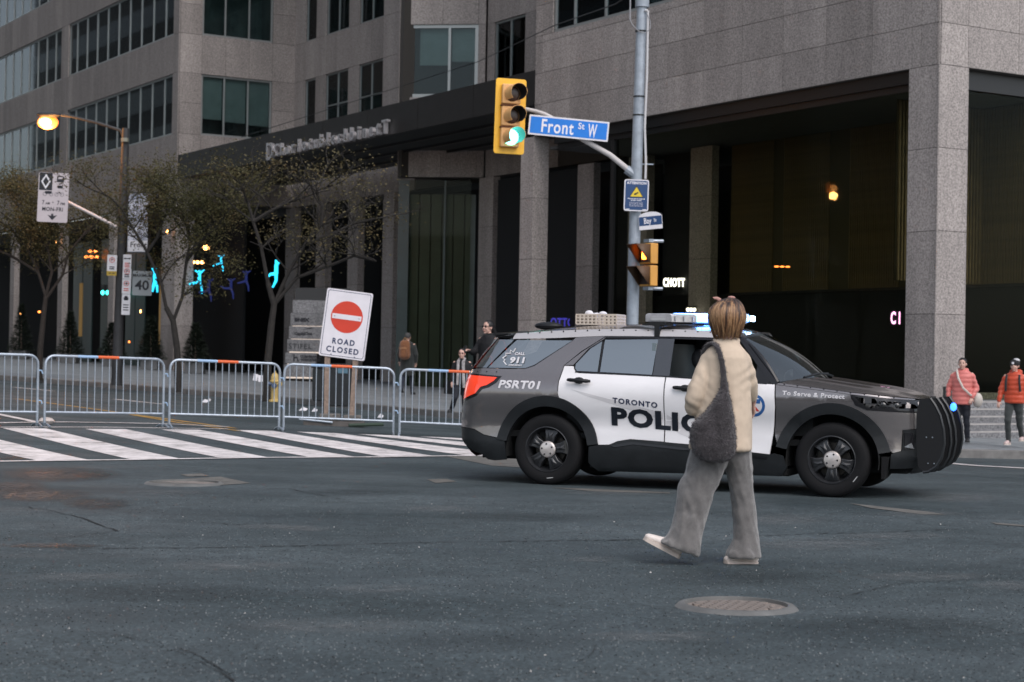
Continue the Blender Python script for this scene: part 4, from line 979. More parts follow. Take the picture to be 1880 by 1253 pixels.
tx('BNEX',554,588,.17,1,.012,1.2); tx('CapitalOne',557,613,.15,1,.006,.9); tx('STIFEL',551,636.5,.27,1.1,.0,1.05); tx('CUSHMAN &',570,655.5,.12,1.05,.006,1.05); tx('WAKEFIELD',570,661.5,.12,1.05,.006,1.05)
m_=MB().prism([(-.1,.02),(.05,.1),(.24,.13),(.16,.02),(.2,.09),(.02,.06)],-.005,.004).build('swoosh_logo',INK,t); m_.location=Q(561,608)+Vector((0,-.006,0))
m_=MB().prism([(-.09,-.12),(-.04,-.12),(-.04,-.02),(.04,.0),(.06,-.12),(.11,-.12),(.06,.05),(-.04,.04),(-.04,.14),(-.09,.14)],-.005,.004).build('seated_mark_logo',INK,t); m_.location=Q(543,658)+Vector((0,-.006,0))

# ---------------------------------------------------------------- hydrant, bins, planters, litter
b=hit(504,738,.14); t=thing('fire_hydrant','yellow fire hydrant with a blue side cap, behind the third crowd barrier','fire hydrant',b)
HYD=mat('hydrant_yellow',(.50,.36,.13),.55,var=.15,vscale=6)
MB().lathe([(.13,0),(.13,.03),(.085,.05),(.085,.42),(.11,.44),(.11,.47),(.09,.49),(.085,.56),(.06,.62),(.02,.65),(.02,.69),(0,.69)],18).build('barrel',HYD,t)
for a,m_ in ((-1,mat('hydrant_blue_cap',(.06,.09,.16),.5)),(1,HYD)): MB().tube([(a*.06,-.02,.40),(a*.15,-.05,.40)],.045,10).build('side_cap',m_,t)
MB().tube([(0,-.05,.36),(0,-.14,.36)],.06,12).build('front_cap',MATS['hydrant_blue_cap'],t)
for px,py,w,h,lab in ((592,736,26,60,'left black litter bin behind the road closed sign'),(629,746,36,72,'larger black litter bin with a pale blue panel, behind the road closed sign')):
    b=hit(px,py,.14); s=F/b.y; t=thing('litter_bin',lab,'litter bin',b,R(-12),'black litter bins behind the road closed sign'); w/=s;h/=s
    MB().prism(rrect(w*1.1,h,.06,3,0,h/2),-.25,.25).build('body',mat('black_bin_plastic',(.018,.02,.022),.45,var=.3,vscale=4),t,.02)
    MB().box(-w*.6,w*.6,-.28,.28,h,h+.07).build('lid',BLK_MET,t,.02)
    if px>600: MB().box(-w*.1,w*.42,-.26,-.25,h*.84,h*.97).build('blue_panel',mat('pale_blue_panel',(.10,.19,.25),.5),t)
POT=mat('pale_planter',(.13,.135,.14),.7,var=.2)
CONI=mat('dark_conifer',(.022,.034,.020),.9,var=.5,vscale=9)
def conifer(px,py,h,lab):
    u,z=hitA(px,py,-1.3); P=bw(-1.3,u,0); P.z=g(P.x,P.y)+.14; s=F/P.y; H=h/s
    t=thing('potted_conifer',lab,'potted conifer',P,0,'potted conifers in front of the shopfronts')
    MB().box(-.36,.36,-.36,.36,0,.45).build('pot',POT,t,.02)
    r=random.Random(px); mb=MB(); MB().tube([(0,0,.4),(0,0,H*.9)],[.05,.01],5).build('stem',WOOD,t)
    for k in range(2600):
        f=r.random()**1.3; zz=.45+f*(H-.45); rad=(1-f)*.62*r.uniform(.35,1.05)+.03; a=r.uniform(0,6.28); c=Vector((rad*math.cos(a),rad*math.sin(a),zz)); d=Vector((math.cos(a),math.sin(a),r.uniform(-.3,.7)))*r.uniform(.10,.2); e=Vector((-math.sin(a),math.cos(a),r.uniform(-.4,.4)))*.035
        mb.add([c-e,c+e,c+d],[(0,1,2)])
    mb.build('foliage',CONI,t,clean=False)
for i,(px,py,h) in enumerate(((38,668,100),(128,668,95),(205,672,80),(276,674,98),(358,678,92))):
    conifer(px,py,h,'dark potted conifer, %s of the five along the shopfronts'%['leftmost','second from left','middle','fourth from left','rightmost'][i])
for i,(px,py,w) in enumerate(((376,740,5),(556,755,6),(577,757,4),(698,768,4),(383,738,3))):
    b=hit(px,py); t=tag(MB().add([(-.06*w/4,0,.01),(.05*w/4,-.06,.01),(.07*w/4,.05,.05),(-.03*w/4,.07,.03),(0,0,.09)],[(0,1,4),(1,2,4),(2,3,4),(3,0,4)]).build('litter_scrap',SIGNW),['white scrap of litter in the gutter behind the third barrier','crumpled white litter left of the road closed posts','small white litter between the two wooden posts','square white carton in the gutter right of the road closed sign','tiny litter scrap beside another scrap behind the third barrier'][i],'litter'); t.location=b
b=hit(85,779); t=tag(MB().sphere((0,0,.05),(.13,.1,.06),8).build('litter_bag',mat('crumpled_white_plastic',(.6,.52,.48),.6,bump=.4)),'crumpled white bag at the foot of the second barrier','litter'); t.location=b
# small green utility box by the corner column
b=hitB(1735,700,-.4); P=bw(b[0],-.4,ZC-.78); tag(MB().box(-.02,.13,-.1,.1,.0,.3).build('utility_box',mat('grey_green_box',(.03,.04,.038),.6),None,.01),'small grey-green box at the foot of the corner column','utility box').location=P
# ---------------------------------------------------------------- police car (local x forward, y to its left, z up)
TH=R(21); CXW,CYW=2.1466,19.4122
CAR=thing('police_car','grey and white police car with blue roof lights flashing, standing across the junction','police car',(CXW,CYW,ZC-1.3524),-TH)
def paintmat(name,col,metal,rough,coat=.6):
    m=mat(name,col,rough,metal=metal,coat=coat); return m
GREY=mat('metallic_grey_paint',(.26,.24,.24),.19,metal=.78,coat=.5,rvar=.06,vscale=3)
WHITE=mat('white_door_wrap',(.80,.78,.79),.28,coat=.35,var=.03,vscale=2)
CLAD=mat('grey_black_cladding',(.013,.015,.017),.5,spec=.35,var=.25,vscale=5,bump=.06,bscale=200)
TRIM=mat('gloss_black_trim',(.01,.01,.012),.18)
PILL=mat('pillar_film',(.05,.055,.065),.25,coat=.4)
RAILM=mat('sky_tinted_rail_paint',(.5,.48,.485),.4,metal=.3,coat=.3)  # body grey made paler here, the sky's reflection put into the colour
ZT=[(.10,.86),(.2,.93),(.3,.955),(.42,.972),(.5,.960),(.62,.952),(.72,.962),(.84,.985),(.95,.996),(1.03,.99),(1.09,.97),(1.13,.945),(1.18,.915),(1.3,.865),(1.45,.80),(1.55,.752),(1.60,.72),(1.66,.64)]
def interp(tb,z):
    if z<=tb[0][0]: return tb[0][1]
    for (a,b),(c,d) in zip(tb[:-1],tb[1:]):
        if z<=c: t=(z-a)/(c-a); return b+(d-b)*t
    return tb[-1][1]
def xfr(z): return interp([(.15,2.22),(.25,2.30),(.4,2.40),(.7,2.42),(.9,2.40),(1.0,2.34),(1.1,2.26)],z)
def xrr(z): return interp([(.2,-2.38),(.3,-2.55),(.44,-2.67),(.66,-2.69),(.75,-2.67),(1.17,-2.60),(1.24,-2.56),(1.58,-2.30),(1.7,-2.22)],z)
FB,RB=1.6,-1.95
def yfun(x,z):
    y0=interp(ZT,z)
    if x>FB: q=min(1,(x-FB)/(xfr(z)-FB)); y0*=(max(0,1-q**2.6))**(1/2.6)
    if x<RB:
        q=min(1,(x-RB)/(xrr(z)-RB)); y0*=(max(0,1-q**3.6))**(1/3.6)
    # shallow character line and door hollow
    if -1.4<x<1.2 and .5<z<.95: y0-=.012*math.exp(-((z-.70-.02*x)/.10)**2)
    return y0
def xe(z): return FB+.9*(xfr(z)-FB)
def xs(z): return RB+.9*(xrr(z)-RB)
def side_panel(name,poly,m,off=0,th=.02,par=None,step=.05,sides=(-1,1),label=None):
    out=[]
    V,Fa,be=drape(poly,step,lambda a,b:(a,b,0))
    for sd_ in sides:
        mb=MB(); N=len(V)
        for (x,z,_) in V: mb.v.append((x,sd_*(yfun(x,z)+off),z))
        for (x,z,_) in V: mb.v.append((x,sd_*(yfun(x,z)+off-th),z))
        for f in Fa: mb.f.append(f)
        for a,b in be: mb.f.append((a,b,b+N,a+N))
        me=mb.mesh(name,m,sharp=32); o=link(name,me,par or CAR)
        if label: o['label']=label
        out.append(o)
    return out
def arc(cx,cz,r,a0,a1,n=16): return [(cx+r*math.cos(R(a0+(a1-a0)*k/n)),cz+r*math.sin(R(a0+(a1-a0)*k/n))) for k in range(n+1)]
RW,FW=-1.5125,1.5125; WZ=.37
# rear quarter
q=[(xs(1.19),1.195),(xs(.9),.9),(xs(.70),.70),(xs(.58),.585),(-2.36,.565),(-2.24,.51),(-2.085,.485)]
q+=arc(RW,WZ,.575,168,76,14)
q+=[(-1.395,1.0),(-1.398,1.10),(-1.368,1.268),(-1.2,1.42),(-.955,1.585),(-1.28,1.575),(-1.31,1.535),(-1.70,1.255),(-1.80,1.222),(-2.0,1.218),(-2.3,1.222)]
side_panel('rear_quarter_panel',q,GREY)
side_panel('rear_side_glass',[(-2.235,1.228),(-1.80,1.232),(-1.705,1.268),(-1.32,1.535),(-1.955,1.532)],GL_CAR,-.008,.004)
side_panel('rear_side_glass_trim',[(-2.25,1.222),(-1.79,1.225),(-1.69,1.262),(-1.285,1.545),(-1.30,1.55),(-1.97,1.545),(-1.955,1.532),(-1.32,1.535),(-1.705,1.268),(-1.80,1.232),(-2.235,1.228)][:5],TRIM,-.012,.003)
side_panel('rear_corner_glass',[(-2.41,1.232),(-2.255,1.226),(-1.985,1.535),(-2.19,1.535)],GL_CAR,-.004,.004)
# doors
def rdoor():
    p=[(-1.386,.90),(-1.388,1.10),(-1.360,1.262),(-1.262,1.262),(-1.255,1.235),(-1.225,1.195),(-1.18,1.188),(-.372,1.172),(-.238,1.168),(-.232,.50),(-.59,.515),(-.73,.49),(-.82,.45),(-.937,.445)]
    return p+arc(RW,WZ,.575,10,76,14)[:-1][0:]
side_panel('rear_door',rdoor(),WHITE)
side_panel('front_door',[(-.224,1.168),(.84,1.118),(.922,1.116),(.935,.89),(.915,.626),(.885,.41),(.5,.44),(.06,.482),(-.218,.495)],WHITE)
side_panel('rear_door_frame',[(-1.358,1.270),(-1.19,1.414),(-.945,1.582),(-.965,1.556),(-1.12,1.452),(-1.262,1.275)],GREY)
side_panel('window_trim',[(-1.262,1.27),(-1.255,1.235),(-1.225,1.195),(-.372,1.174),(-.238,1.170),(-.24,1.590),(-.93,1.582),(-.965,1.556),(-1.12,1.452),(-1.235,1.285),(-1.235,1.235),(-1.215,1.21),(-.40,1.187),(-.385,1.56),(-.95,1.545),(-1.10,1.445),(-1.25,1.29)][:9]+[(-1.25,1.29)],TRIM,-.022,.004)
side_panel('rear_door_glass',[(-.955,1.206),(-.385,1.188),(-.372,1.56),(-.955,1.548)],GL_CAR,-.006,.004)
side_panel('rear_door_glass',[(-1.215,1.213),(-.985,1.207),(-.985,1.53),(-1.10,1.452),(-1.238,1.285),(-1.238,1.24)],GL_CAR,-.006,.004)
side_panel('b_pillar_cover',[(-.372,1.172),(-.195,1.168),(-.195,1.575),(-.372,1.575)],PILL,.0,.012)
side_panel('belt_trim',[(-1.23,1.196),(-.2,1.166),(.84,1.117),(.84,1.13),(-.2,1.180),(-1.23,1.21)],TRIM,.004,.012)
side_panel('window_header',[(-.955,1.562),(-.195,1.566),(.50,1.556),(.52,1.570),(-.2,1.586),(-.955,1.584)],TRIM,.0,.012)
side_panel('a_pillar',[(.50,1.565),(.56,1.56),(.955,1.125),(.905,1.118),(.86,1.14)],TRIM,.0,.02)
side_panel('mirror_sail',[(.70,1.125),(.86,1.118),(.86,1.14),(.72,1.30)],TRIM,-.002,.01)
# fender and nose
f=[(.936,1.112),(1.2,1.085),(1.476,1.055),(1.70,1.03),(1.70,1.0),(1.75,.925),(1.86,.882),(xe(.86),.858),(xe(.80),.80),(xe(.70),.70),(2.18,.69),(2.17,.48),(2.10,.46)]
f+=arc(FW,WZ,.57,12,166,20)+[(.93,.62),(.948,.89)]
side_panel('front_fender',f,GREY)
side_panel('fender_top',[(.936,1.116),(1.2,1.089),(1.476,1.059),(1.70,1.034),(xe(1.0),.985),(xe(.985),.998),(1.7,1.052),(1.2,1.108),(.96,1.132)],GREY,0,.02)
hl=side_panel('headlight',[(1.71,1.022),(1.755,.933),(1.865,.89),(xe(.87)+.02,.866),(xe(.95)+.02,.965)],mat('headlight_glass',(.46,.41,.39),.35,coat=.6,metal=.1,var=.55,vscale=7),.003,.02)
for o in hl:
    sgn=-1 if o.data.vertices[0].co.y<0 else 1
    for x_,z_ in ((2.0,.935),(2.12,.93)):
        MB().sphere((x_,sgn*(yfun(x_,z_)+.0),z_),(.04,.012,.03),10).build('projector_lens',mat('lamp_projector',(.02,.02,.02),.05,coat=1),o)
side_panel('headlight_border',[(1.695,1.03),(1.745,.925),(1.86,.880),(xe(.87),.855),(xe(.87),.868),(1.865,.893),(1.758,.936),(1.712,1.022),(xe(.96),.967),(xe(.96),.98)],TRIM,.005,.015)
side_panel('bumper_corner',[(2.185,.69),(xe(.69),.69),(xe(.4),.40),(xe(.3),.30),(2.07,.30),(2.085,.45),(2.18,.48)],CLAD,.0,.03)
side_panel('fog_lamp_bezel',[(2.20,.66),(2.27,.66),(2.29,.50),(2.20,.49)],TRIM,.012,.02)
side_panel('fog_reflector',[(2.20,.52),(2.26,.56),(2.28,.50)],mat('bright_reflector',(.6,.62,.65),.15,metal=.8),.02,.01)
# cladding
def flare(c,a0,a1,extra0,extra1,name='wheel_arch_flare'):
    p=arc(c,WZ,.575,a0,a1,24)+extra1+arc(c,WZ,.462,a1,a0,24)+extra0
    side_panel(name,p,CLAD,.022,.06)
flare(RW,8,170,[],[]); flare(FW,10,168,[],[])
side_panel('sill_cladding',[(-.95,.44),(-.82,.447),(-.73,.487),(-.59,.511),(-.23,.498),(.06,.478),(.5,.436),(.885,.406),(.925,.42),(1.02,.40),(1.06,.28),(1.0,.19),(-.95,.165),(-1.05,.25),(-1.04,.42)],CLAD,.012,.05)
side_panel('sill_ridge',[(-.80,.44),(-.58,.487),(.86,.385),(.86,.36),(-.55,.46),(-.75,.425)],TRIM,.02,.012)
side_panel('rear_bumper_side',[(xs(.58),.578),(-2.36,.558),(-2.24,.503),(-2.085,.478),(-1.99,.45),(-1.975,.25),(-2.11,.235),(-2.2,.245),(-2.27,.30),(-2.36,.318),(xs(.40),.40)],CLAD,.006,.03)
# tail light
TL=mat('red_tail_light',(.60,.03,.01),.12,coat=1,emit=(.9,.06,.015),estr=.4)
tl=side_panel('tail_light',[(xs(1.14)-.0,1.15),(-2.10,1.128),(-2.13,1.09),(-2.20,1.045),(-2.28,1.022),(-2.345,.95),(xs(.88),.87)],TL,.008,.03)
side_panel('tail_light_edge',[(xs(1.14),1.162),(-2.075,1.137),(-2.115,1.082),(-2.19,1.034),(-2.27,1.010),(-2.335,.94),(xs(.86),.850),(xs(.86),.835),(-2.33,.925),(-2.26,.997),(-2.18,1.02),(-2.10,1.07),(-2.05,1.14),(xs(1.14),1.17)],TRIM,.004,.02)
# rear cap and nose cap
def cap(name,zs,xf_,yb,m,front,fr=.9):
    mb=MB()
    def fn(u,v):
        z=zs[0]+(zs[1]-zs[0])*v; x0=FB if front else RB; x1=xfr(z) if front else xrr(z); p=2.6 if front else 3.6
        y0=interp(ZT,z); tmax=(max(0,1-fr**p))**(1/p); t=(2*u-1)*tmax; q=(max(0,1-abs(t)**p))**(1/p)
        return (x0+(x1-x0)*q,y0*t,z)
    mb.grid(fn,28,12); return mb.build(name,m,CAR,clean=False)
cap('tailgate',(.58,1.2),None,None,GREY,False); cap('rear_bumper',(.26,.578),None,None,CLAD,False); cap('rear_window',(1.222,1.56),None,None,GL_CAR,False)
GRILLE=mat('black_honeycomb_grille',(.008,.008,.009),.4,bump=.6,bscale=60)
cap('grille',(.50,.985),None,None,GRILLE,True); cap('front_bumper',(.24,.50),None,None,CLAD,True)
gm=MB()
for k in range(10):
    z=.56+k*.045
    gm.tube([(xfr(z)+.004-.35*abs(y/.9)**3,y,z) for y in [(-.6+.1*i) for i in range(13)]],.006,4)
gm.build('grille_bars',mat('grille_bar_dark',(.05,.05,.055),.4),CAR)
MB().tube([(-2.50,-.8,.43),(-2.56,-.6,.44),(-2.57,0,.44),(-2.56,.6,.44),(-2.50,.8,.43)],.03,8).build('rear_step_lip',CLAD,CAR)
# bonnet
def zline(x): return interp([(.9,1.134),(1.2,1.110),(1.476,1.08),(1.7,1.054),(2.235,1.00),(2.4,.975)],x)
def hood(u,v):
    s_=2*u-1; xc=1.30-.33*s_*s_; e=FB+.76*(max(0,1-min(1,abs(s_))**2.6))**(1/2.6); x=xc+(e-xc)*v
    Y0=.945; y=s_*Y0; rho=(abs(s_)**3+(max(0,x-FB)/.76)**3)**(1/3)
    cr=.082*(1-min(1,rho)**4.5)*(1-.25*max(0,x-1.3))
    ridge=.012*math.exp(-((abs(y)-.42)/.07)**2)*min(1,(e-x)*2.5)
    return (x,y,zline(x)+cr+ridge)
MB().grid(hood,36,22).build('bonnet',GREY,CAR,clean=False)
MB().grid(lambda u,v:(1.30-.33*(2*u-1)**2-.10+.11*v,(2*u-1)*.92,1.125+.055*(1-(2*u-1)**4)-.0*v),24,2).build('cowl_panel',BLACK,CAR,clean=False)
# windscreen
def ws(u,v):
    s_=2*u-1; xt=.60-.10*s_*s_; zt_=1.64-.045*s_*s_-.02*abs(s_)**6; yt=.66*s_; xb=1.29-.36*s_*s_; zb_=1.165-.035*s_*s_; yb=.87*s_
    b=.035*math.sin(math.pi*v); return (xb+(xt-xb)*v+b*.5,yb+(yt-yb)*v,zb_+(zt_-zb_)*v+b)
MB().grid(ws,24,14).build('windscreen',GL_WIND,CAR,clean=False)
MB().tube([ws(0.0,v/12) for v in range(13)],.03,8).build('pillar_trim',TRIM,CAR); MB().tube([ws(1.0,v/12) for v in range(13)],.03,8).build('pillar_trim',TRIM,CAR)
MB().tube([ws(u/12,1) for u in range(13)],.02,6).build('windscreen_header',TRIM,CAR)
for s_,u0_ in ((-1,.16),(1,.62)):
    a=Vector(ws(u0_,.02))+Vector((.03,0,.03)); b=Vector(ws(u0_+.34,.07))+Vector((.03,0,.025)); MB().tube([a,(a+b)/2+Vector((.02,0,.02)),b],.012,6).build('wiper',BLACK,CAR)
# roof
def zr(x): return interp([(-2.25,1.555),(-2.0,1.60),(-1.6,1.632),(-1.2,1.652),(-.7,1.665),(-.2,1.665),(.2,1.652),(.45,1.615),(.6,1.565)],x)
def roof(u,v):
    s_=2*u-1; x0=-2.22; x1=.60-.10*s_*s_; x=x0+(x1-x0)*v; e=.66; z=zr(x)+.065*(1-abs(s_)**2.6)*min(1,.35+.65*(x+2.3)); return (x,s_*e,z)
MB().grid(roof,24,30).build('roof',GREY,CAR,clean=False)
for s_ in (-1,1):
    mb=MB(); N=36
    for i in range(N+1):
        x=-2.0+2.46*i/N; zt_=zr(x)+.004; lo=min(1.592 if x>-1 else 1.592-.05*(-x-1),zt_-.02); lo=interp([(-2.,1.543),(-1.5,1.560),(-1.0,1.588),(-.2,1.592),(.3,1.585),(.46,1.572)],x)
        mb.v+=[(x,s_*(yfun(x,lo)+.004),lo),(x,s_*(.70),(lo+zt_)/2+.012),(x,s_*.655,zt_)]
    for i in range(N):
        for k in range(2): mb.f.append((i*3+k,i*3+k+1,i*3+k+4,i*3+k+3))
    mb.build('roof_rail',RAILM,CAR)
    rv=MB()
    for i in range(17): x=-1.85+i*.135; rv.sphere((x,s_*.688,(interp([(-2.,1.543),(-1.0,1.588),(.46,1.572)],x)+zr(x))/2+.028),.009,6)
    o=rv.build('rail_rivets',BLACK,CAR); o['kind']='stuff'
    rv=MB()
    for i in range(9): x=1.02+i*.135; rv.sphere((x,s_*(yfun(x,zline(x)-.005)+.002),zline(x)-.004),.008,6)
    for i in range(3): x=-2.36+i*.12; rv.sphere((x,s_*(yfun(x,1.185)+.0),1.185),.009,6)
    o=rv.build('fender_rivets',BLACK,CAR); o['kind']='stuff'
MB().grid(lambda u,v:(-2.42+.42*v,(2*u-1)*(.66+.03*v),1.575+.03*v+.035*(1-(2*u-1)**4)),14,4).build('rear_spoiler',TRIM,CAR,clean=False)
MB().sphere((-1.83,-.1,1.70),(.17,.08,.045),12).build('roof_antenna_pod',BLACK,CAR)
# door handles, mirror, fuel door
for x,z in ((-1.155,1.113),(.0,1.058)):
    for s_ in(-1,1):
        h=MB().tube([(x-.125,s_*1.0,z+.005),(x-.09,s_*1.022,z+.004),(x+.09,s_*1.022,z-.004),(x+.125,s_*1.0,z-.005)],[.016,.02,.02,.014],8).build('door_handle',BLACK,CAR)
        MB().sphere((x,s_*1.0,z),(.06,.02,.036),12).build('handle_cup',BLACK,h)
for s_ in (-1,1):
    mm=MB().sphere((.66,s_*1.08,1.17),(.09,.13,.095),14).build('wing_mirror',BLACK,CAR)
    MB().tube([(.72,s_*.93,1.13),(.68,s_*1.02,1.14)],.03,8).build('mirror_stalk',BLACK,mm)
# seams
for x0,z0_,x1_,z1_ in ((-.228,.49,-.231,1.17),):
    pass
# wheels
CH_=mat('polished_hub_cap',(.72,.66,.63),.3,metal=.6)
RIM=mat('black_steel_wheel',(.022,.023,.026),.35,coat=.35)
def wheel(x,y,s_):
    M0=T(x,y,WZ+.005)@(RX(math.pi/2) if s_<0 else RX(-math.pi/2))     # wheel axis along +z of its frame = outward
    w=bpy.data.objects.new('wheel',None); C.objects.link(w); w.parent=CAR; w.matrix_local=M0@RZ(R(rnd.uniform(0,70)))
    ty=MB().lathe([(.235,-.12),(.30,-.125),(.352,-.115),(.372,-.09),(.3765,-.04),(.3765,.04),(.372,.085),(.352,.112),(.33,.121),(.30,.124),(.27,.121),(.243,.112),(.235,.10)],56,caps=False).build('tyre',RUBBER,w)
    tr=MB()
    for k in range(44):
        a=2*math.pi*k/44
        tr.box(-.006,.006,-.1,.1,.374,.3785,Matrix.Rotation(a,4,'Z')@Matrix.Rotation(math.pi/2,4,'X')@T(0,0,0)) if False else None
    MB().box(-.035,.035,-.306,-.298,.1235,.125).build('sidewall_mark',mat('sidewall_white',(.45,.45,.45),.6),ty)
    MB().lathe([(.238,.10),(.243,.115),(.236,.118),(.228,.10),(.215,.04),(.20,.0),(.20,-.1),(.0,-.1)],48,caps=False).build('rim_barrel',RIM,w)
    sp=MB()
    for k in range(5):
        a=2*math.pi*k/5; M1=Matrix.Rotation(a,4,'Z')
        sp.add([(.07,-.045,.07),(.07,.045,.07),(.15,.052,.085),(.215,.085,.06),(.215,-.085,.06),(.15,-.052,.085),(.07,-.045,.03),(.07,.045,.03),(.215,.085,.02),(.215,-.085,.02)],[(0,1,2,5),(5,2,3,4),(0,6,7,1),(1,7,8,3,2),(0,5,4,9,6),(3,8,9,4)],M1)
        sp.add([(.10,-.012,.092),(.10,.012,.092),(.19,.03,.082),(.19,-.03,.082),(.145,0,.105)],[(0,1,4),(1,2,4),(2,3,4),(3,0,4)],M1)
    sp.build('spokes',RIM,w,.006)
    MB().lathe([(.092,.03),(.092,.075),(.085,.09),(.075,.094)],28,caps=False).build('hub_ring',RIM,w)
    MB().lathe([(.090,.07),(.088,.092),(.076,.106),(.03,.114),(0,.116)],28).build('hub_cap',CH_,w)
    nt_=MB()
    for k in range(5):
        a=2*math.pi*k/5+.3; nt_.sphere(((.058)*math.cos(a),.058*math.sin(a),.111),.0105,8)
    nt_.build('wheel_nuts',BLK_MET,w)['kind']='stuff'
    MB().lathe([(.17,-.06),(.17,-.02),(.02,-.01)],24).build('brake_disc',mat('brake_disc',(.05,.045,.04),.4,metal=.7),w)
for x in (RW,FW):
    for s_ in(-1,1): wheel(x,s_*.852,s_)
# wells, floor, underbody
for c in (RW,FW):
    for s_ in(-1,1):
        mb=MB(); ys=[s_*.60,s_*.955]
        mb.grid(lambda u,v,c=c,ys=ys:(c+.468*math.cos(R(-10+200*u)),ys[0]+(ys[1]-ys[0])*v,WZ+.468*math.sin(R(-10+200*u))),20,1)
        mb.add([(c+.47*math.cos(R(a)),s_*.60,WZ+.47*math.sin(R(a))) for a in range(-10,191,10)],[tuple(range(21))])
        mb.build('wheel_well_liner',DARK,CAR,clean=False)
MB().box(-1.05,1.05,-.9,.9,.20,.26).box(-2.4,2.2,-.58,.58,.24,.30).box(-1.0,1.0,-.58,.58,.17,.2).box(-1.9,-1.2,-.6,.6,.3,.42).box(1.2,1.9,-.6,.6,.3,.4).build('underbody',DARK,CAR)
for a_ in(-.92,.70): MB().prism([(2.0,.20),(2.03,.20),(2.07,.42),(2.0,.42)],a_,a_+.2).build('mud_flap',RUBBER,CAR)
# interior
SEAT=mat('dark_seat_fabric',(.015,.017,.02),.8)
MB().box(-2.3,1.2,-.86,.86,.5,.56).build('cabin_floor',DARK,CAR)
MB().prism([(.85,.6),(1.3,.6),(1.28,1.08),(1.05,1.10),(.9,1.05)],-.85,.85).build('dashboard',DARK,CAR)
for s_ in(-1,1):
    st_=MB().sphere((.05,s_*.40,1.0),(.13,.24,.36),14).sphere((-.02,s_*.40,1.36),(.075,.14,.11),12).sphere((.2,s_*.4,.72),(.32,.25,.12),12).build('front_seat',SEAT,CAR)
MB().box(-.42,-.38,-.8,.8,.6,1.52).build('partition_frame',mat('pale_partition',(.16,.2,.22),.5),CAR)
MB().box(-1.35,-.75,-.8,.8,.58,.85).prism([(-1.5,.8),(-1.25,.8),(-1.38,1.3),(-1.52,1.3)],-.75,.75).build('rear_bench',SEAT,CAR)
MB().tube([(.62+.03*math.cos(a),.4+.17*math.sin(a),1.08+.17*math.cos(a)) for a in [2*math.pi*k/20 for k in range(21)]],.014,6,caps=False).build('steering_wheel',BLACK,CAR)
# light bar
CLR=mat('clear_lightbar_lens',(.42,.42,.44),.15,coat=.8,metal=.25,var=.3,vscale=9)
BLUEL=mat('lit_blue_lens',(.1,.3,.9),.3,emit=(.10,.32,1),estr=9)
BLUEW=mat('white_hot_blue_led',(.6,.8,1),.3,emit=(.45,.75,1),estr=14)
lbx=[(-.43,-.60),(-.28,-.30),(-.05,-.08),(.22,.10),(.05,.34),(-.15,.60)]
lbx=[(-.42,-.60),(-.20,-.36),(.02,-.16),(.28,0),(.02,.16),(-.20,.36),(-.42,.60)]
LBR=bpy.data.objects.new('light_bar',None); C.objects.link(LBR); LBR.parent=CAR; LBR['label']='V-shaped roof light bar with lit blue lenses'
def seg(a,b,m,name,z0_=1.735,z1_=1.825,w=.145,g_=.004):
    a=Vector((*a,0)); b=Vector((*b,0)); d=(b-a).normalized(); nrm=Vector((1,0,0))
    vs=[]
    for p in (a+d*g_,b-d*g_):
        for x_,z_ in ((-w,z0_),(-w*1.0,z1_-.015),(-w*.85,z1_),(w*.85,z1_),(w,z1_-.015),(w,z0_)): vs.append((p.x+x_,p.y,z_))
    fs=[(i,(i+1)%6,6+(i+1)%6,6+i) for i in range(6)]+[(5,4,3,2,1,0),(6,7,8,9,10,11)]
    return MB().add(vs,fs).build(name,m,LBR,.006)
mm=[CLR,CLR,CLR,BLUEL,BLUEL,CLR]
mm=[CLR,BLUEL,CLR,BLUEL,CLR,CLR]
for i in range(6):
    zz_=1.74+.01*(3-abs(i-2.5)); seg(lbx[i],lbx[i+1],mm[i],'clear_lens' if mm[i] is CLR else 'blue_lens',zz_,zz_+.09)
for i in range(6): seg(lbx[i],lbx[i+1],BLK_MET,'bar_tray',1.722+.01*(3-abs(i-2.5)),1.738+.01*(3-abs(i-2.5)),.12)
for x_,y_ in ((.12,-.12),(.40,.03)): MB().box(x_+.04,x_+.06,y_-.07,y_+.07,1.775,1.83).build('led_cluster',BLUEW,LBR,.004)
LG_=MB()
for i in range(6):
    a,b=lbx[i],lbx[i+1]
    for k in range(3):
        t=(k+.5)/3; x_=a[0]+(b[0]-a[0])*t; y_=a[1]+(b[1]-a[1])*t; LG_.box(x_+.146,x_+.150,y_-.02,y_+.02,1.755,1.81)
LG_.box(-.50,-.34,-.606,-.603,1.76,1.80)
LG_.build('inner_led_modules',mat('silver_led_module',(.7,.7,.72),.2,metal=.6),LBR)['kind']='stuff'
for s_ in(-1,1):
    MB().box(-.56,-.22,s_*.66-.04,s_*.66+.04,1.705,1.725).box(-.45,-.33,s_*.60-.06,s_*.60+.06,1.70,1.735).box(-.42,-.36,s_*.70-.03,s_*.70+.035,1.59,1.71).build('bar_foot',BLK_MET,LBR)
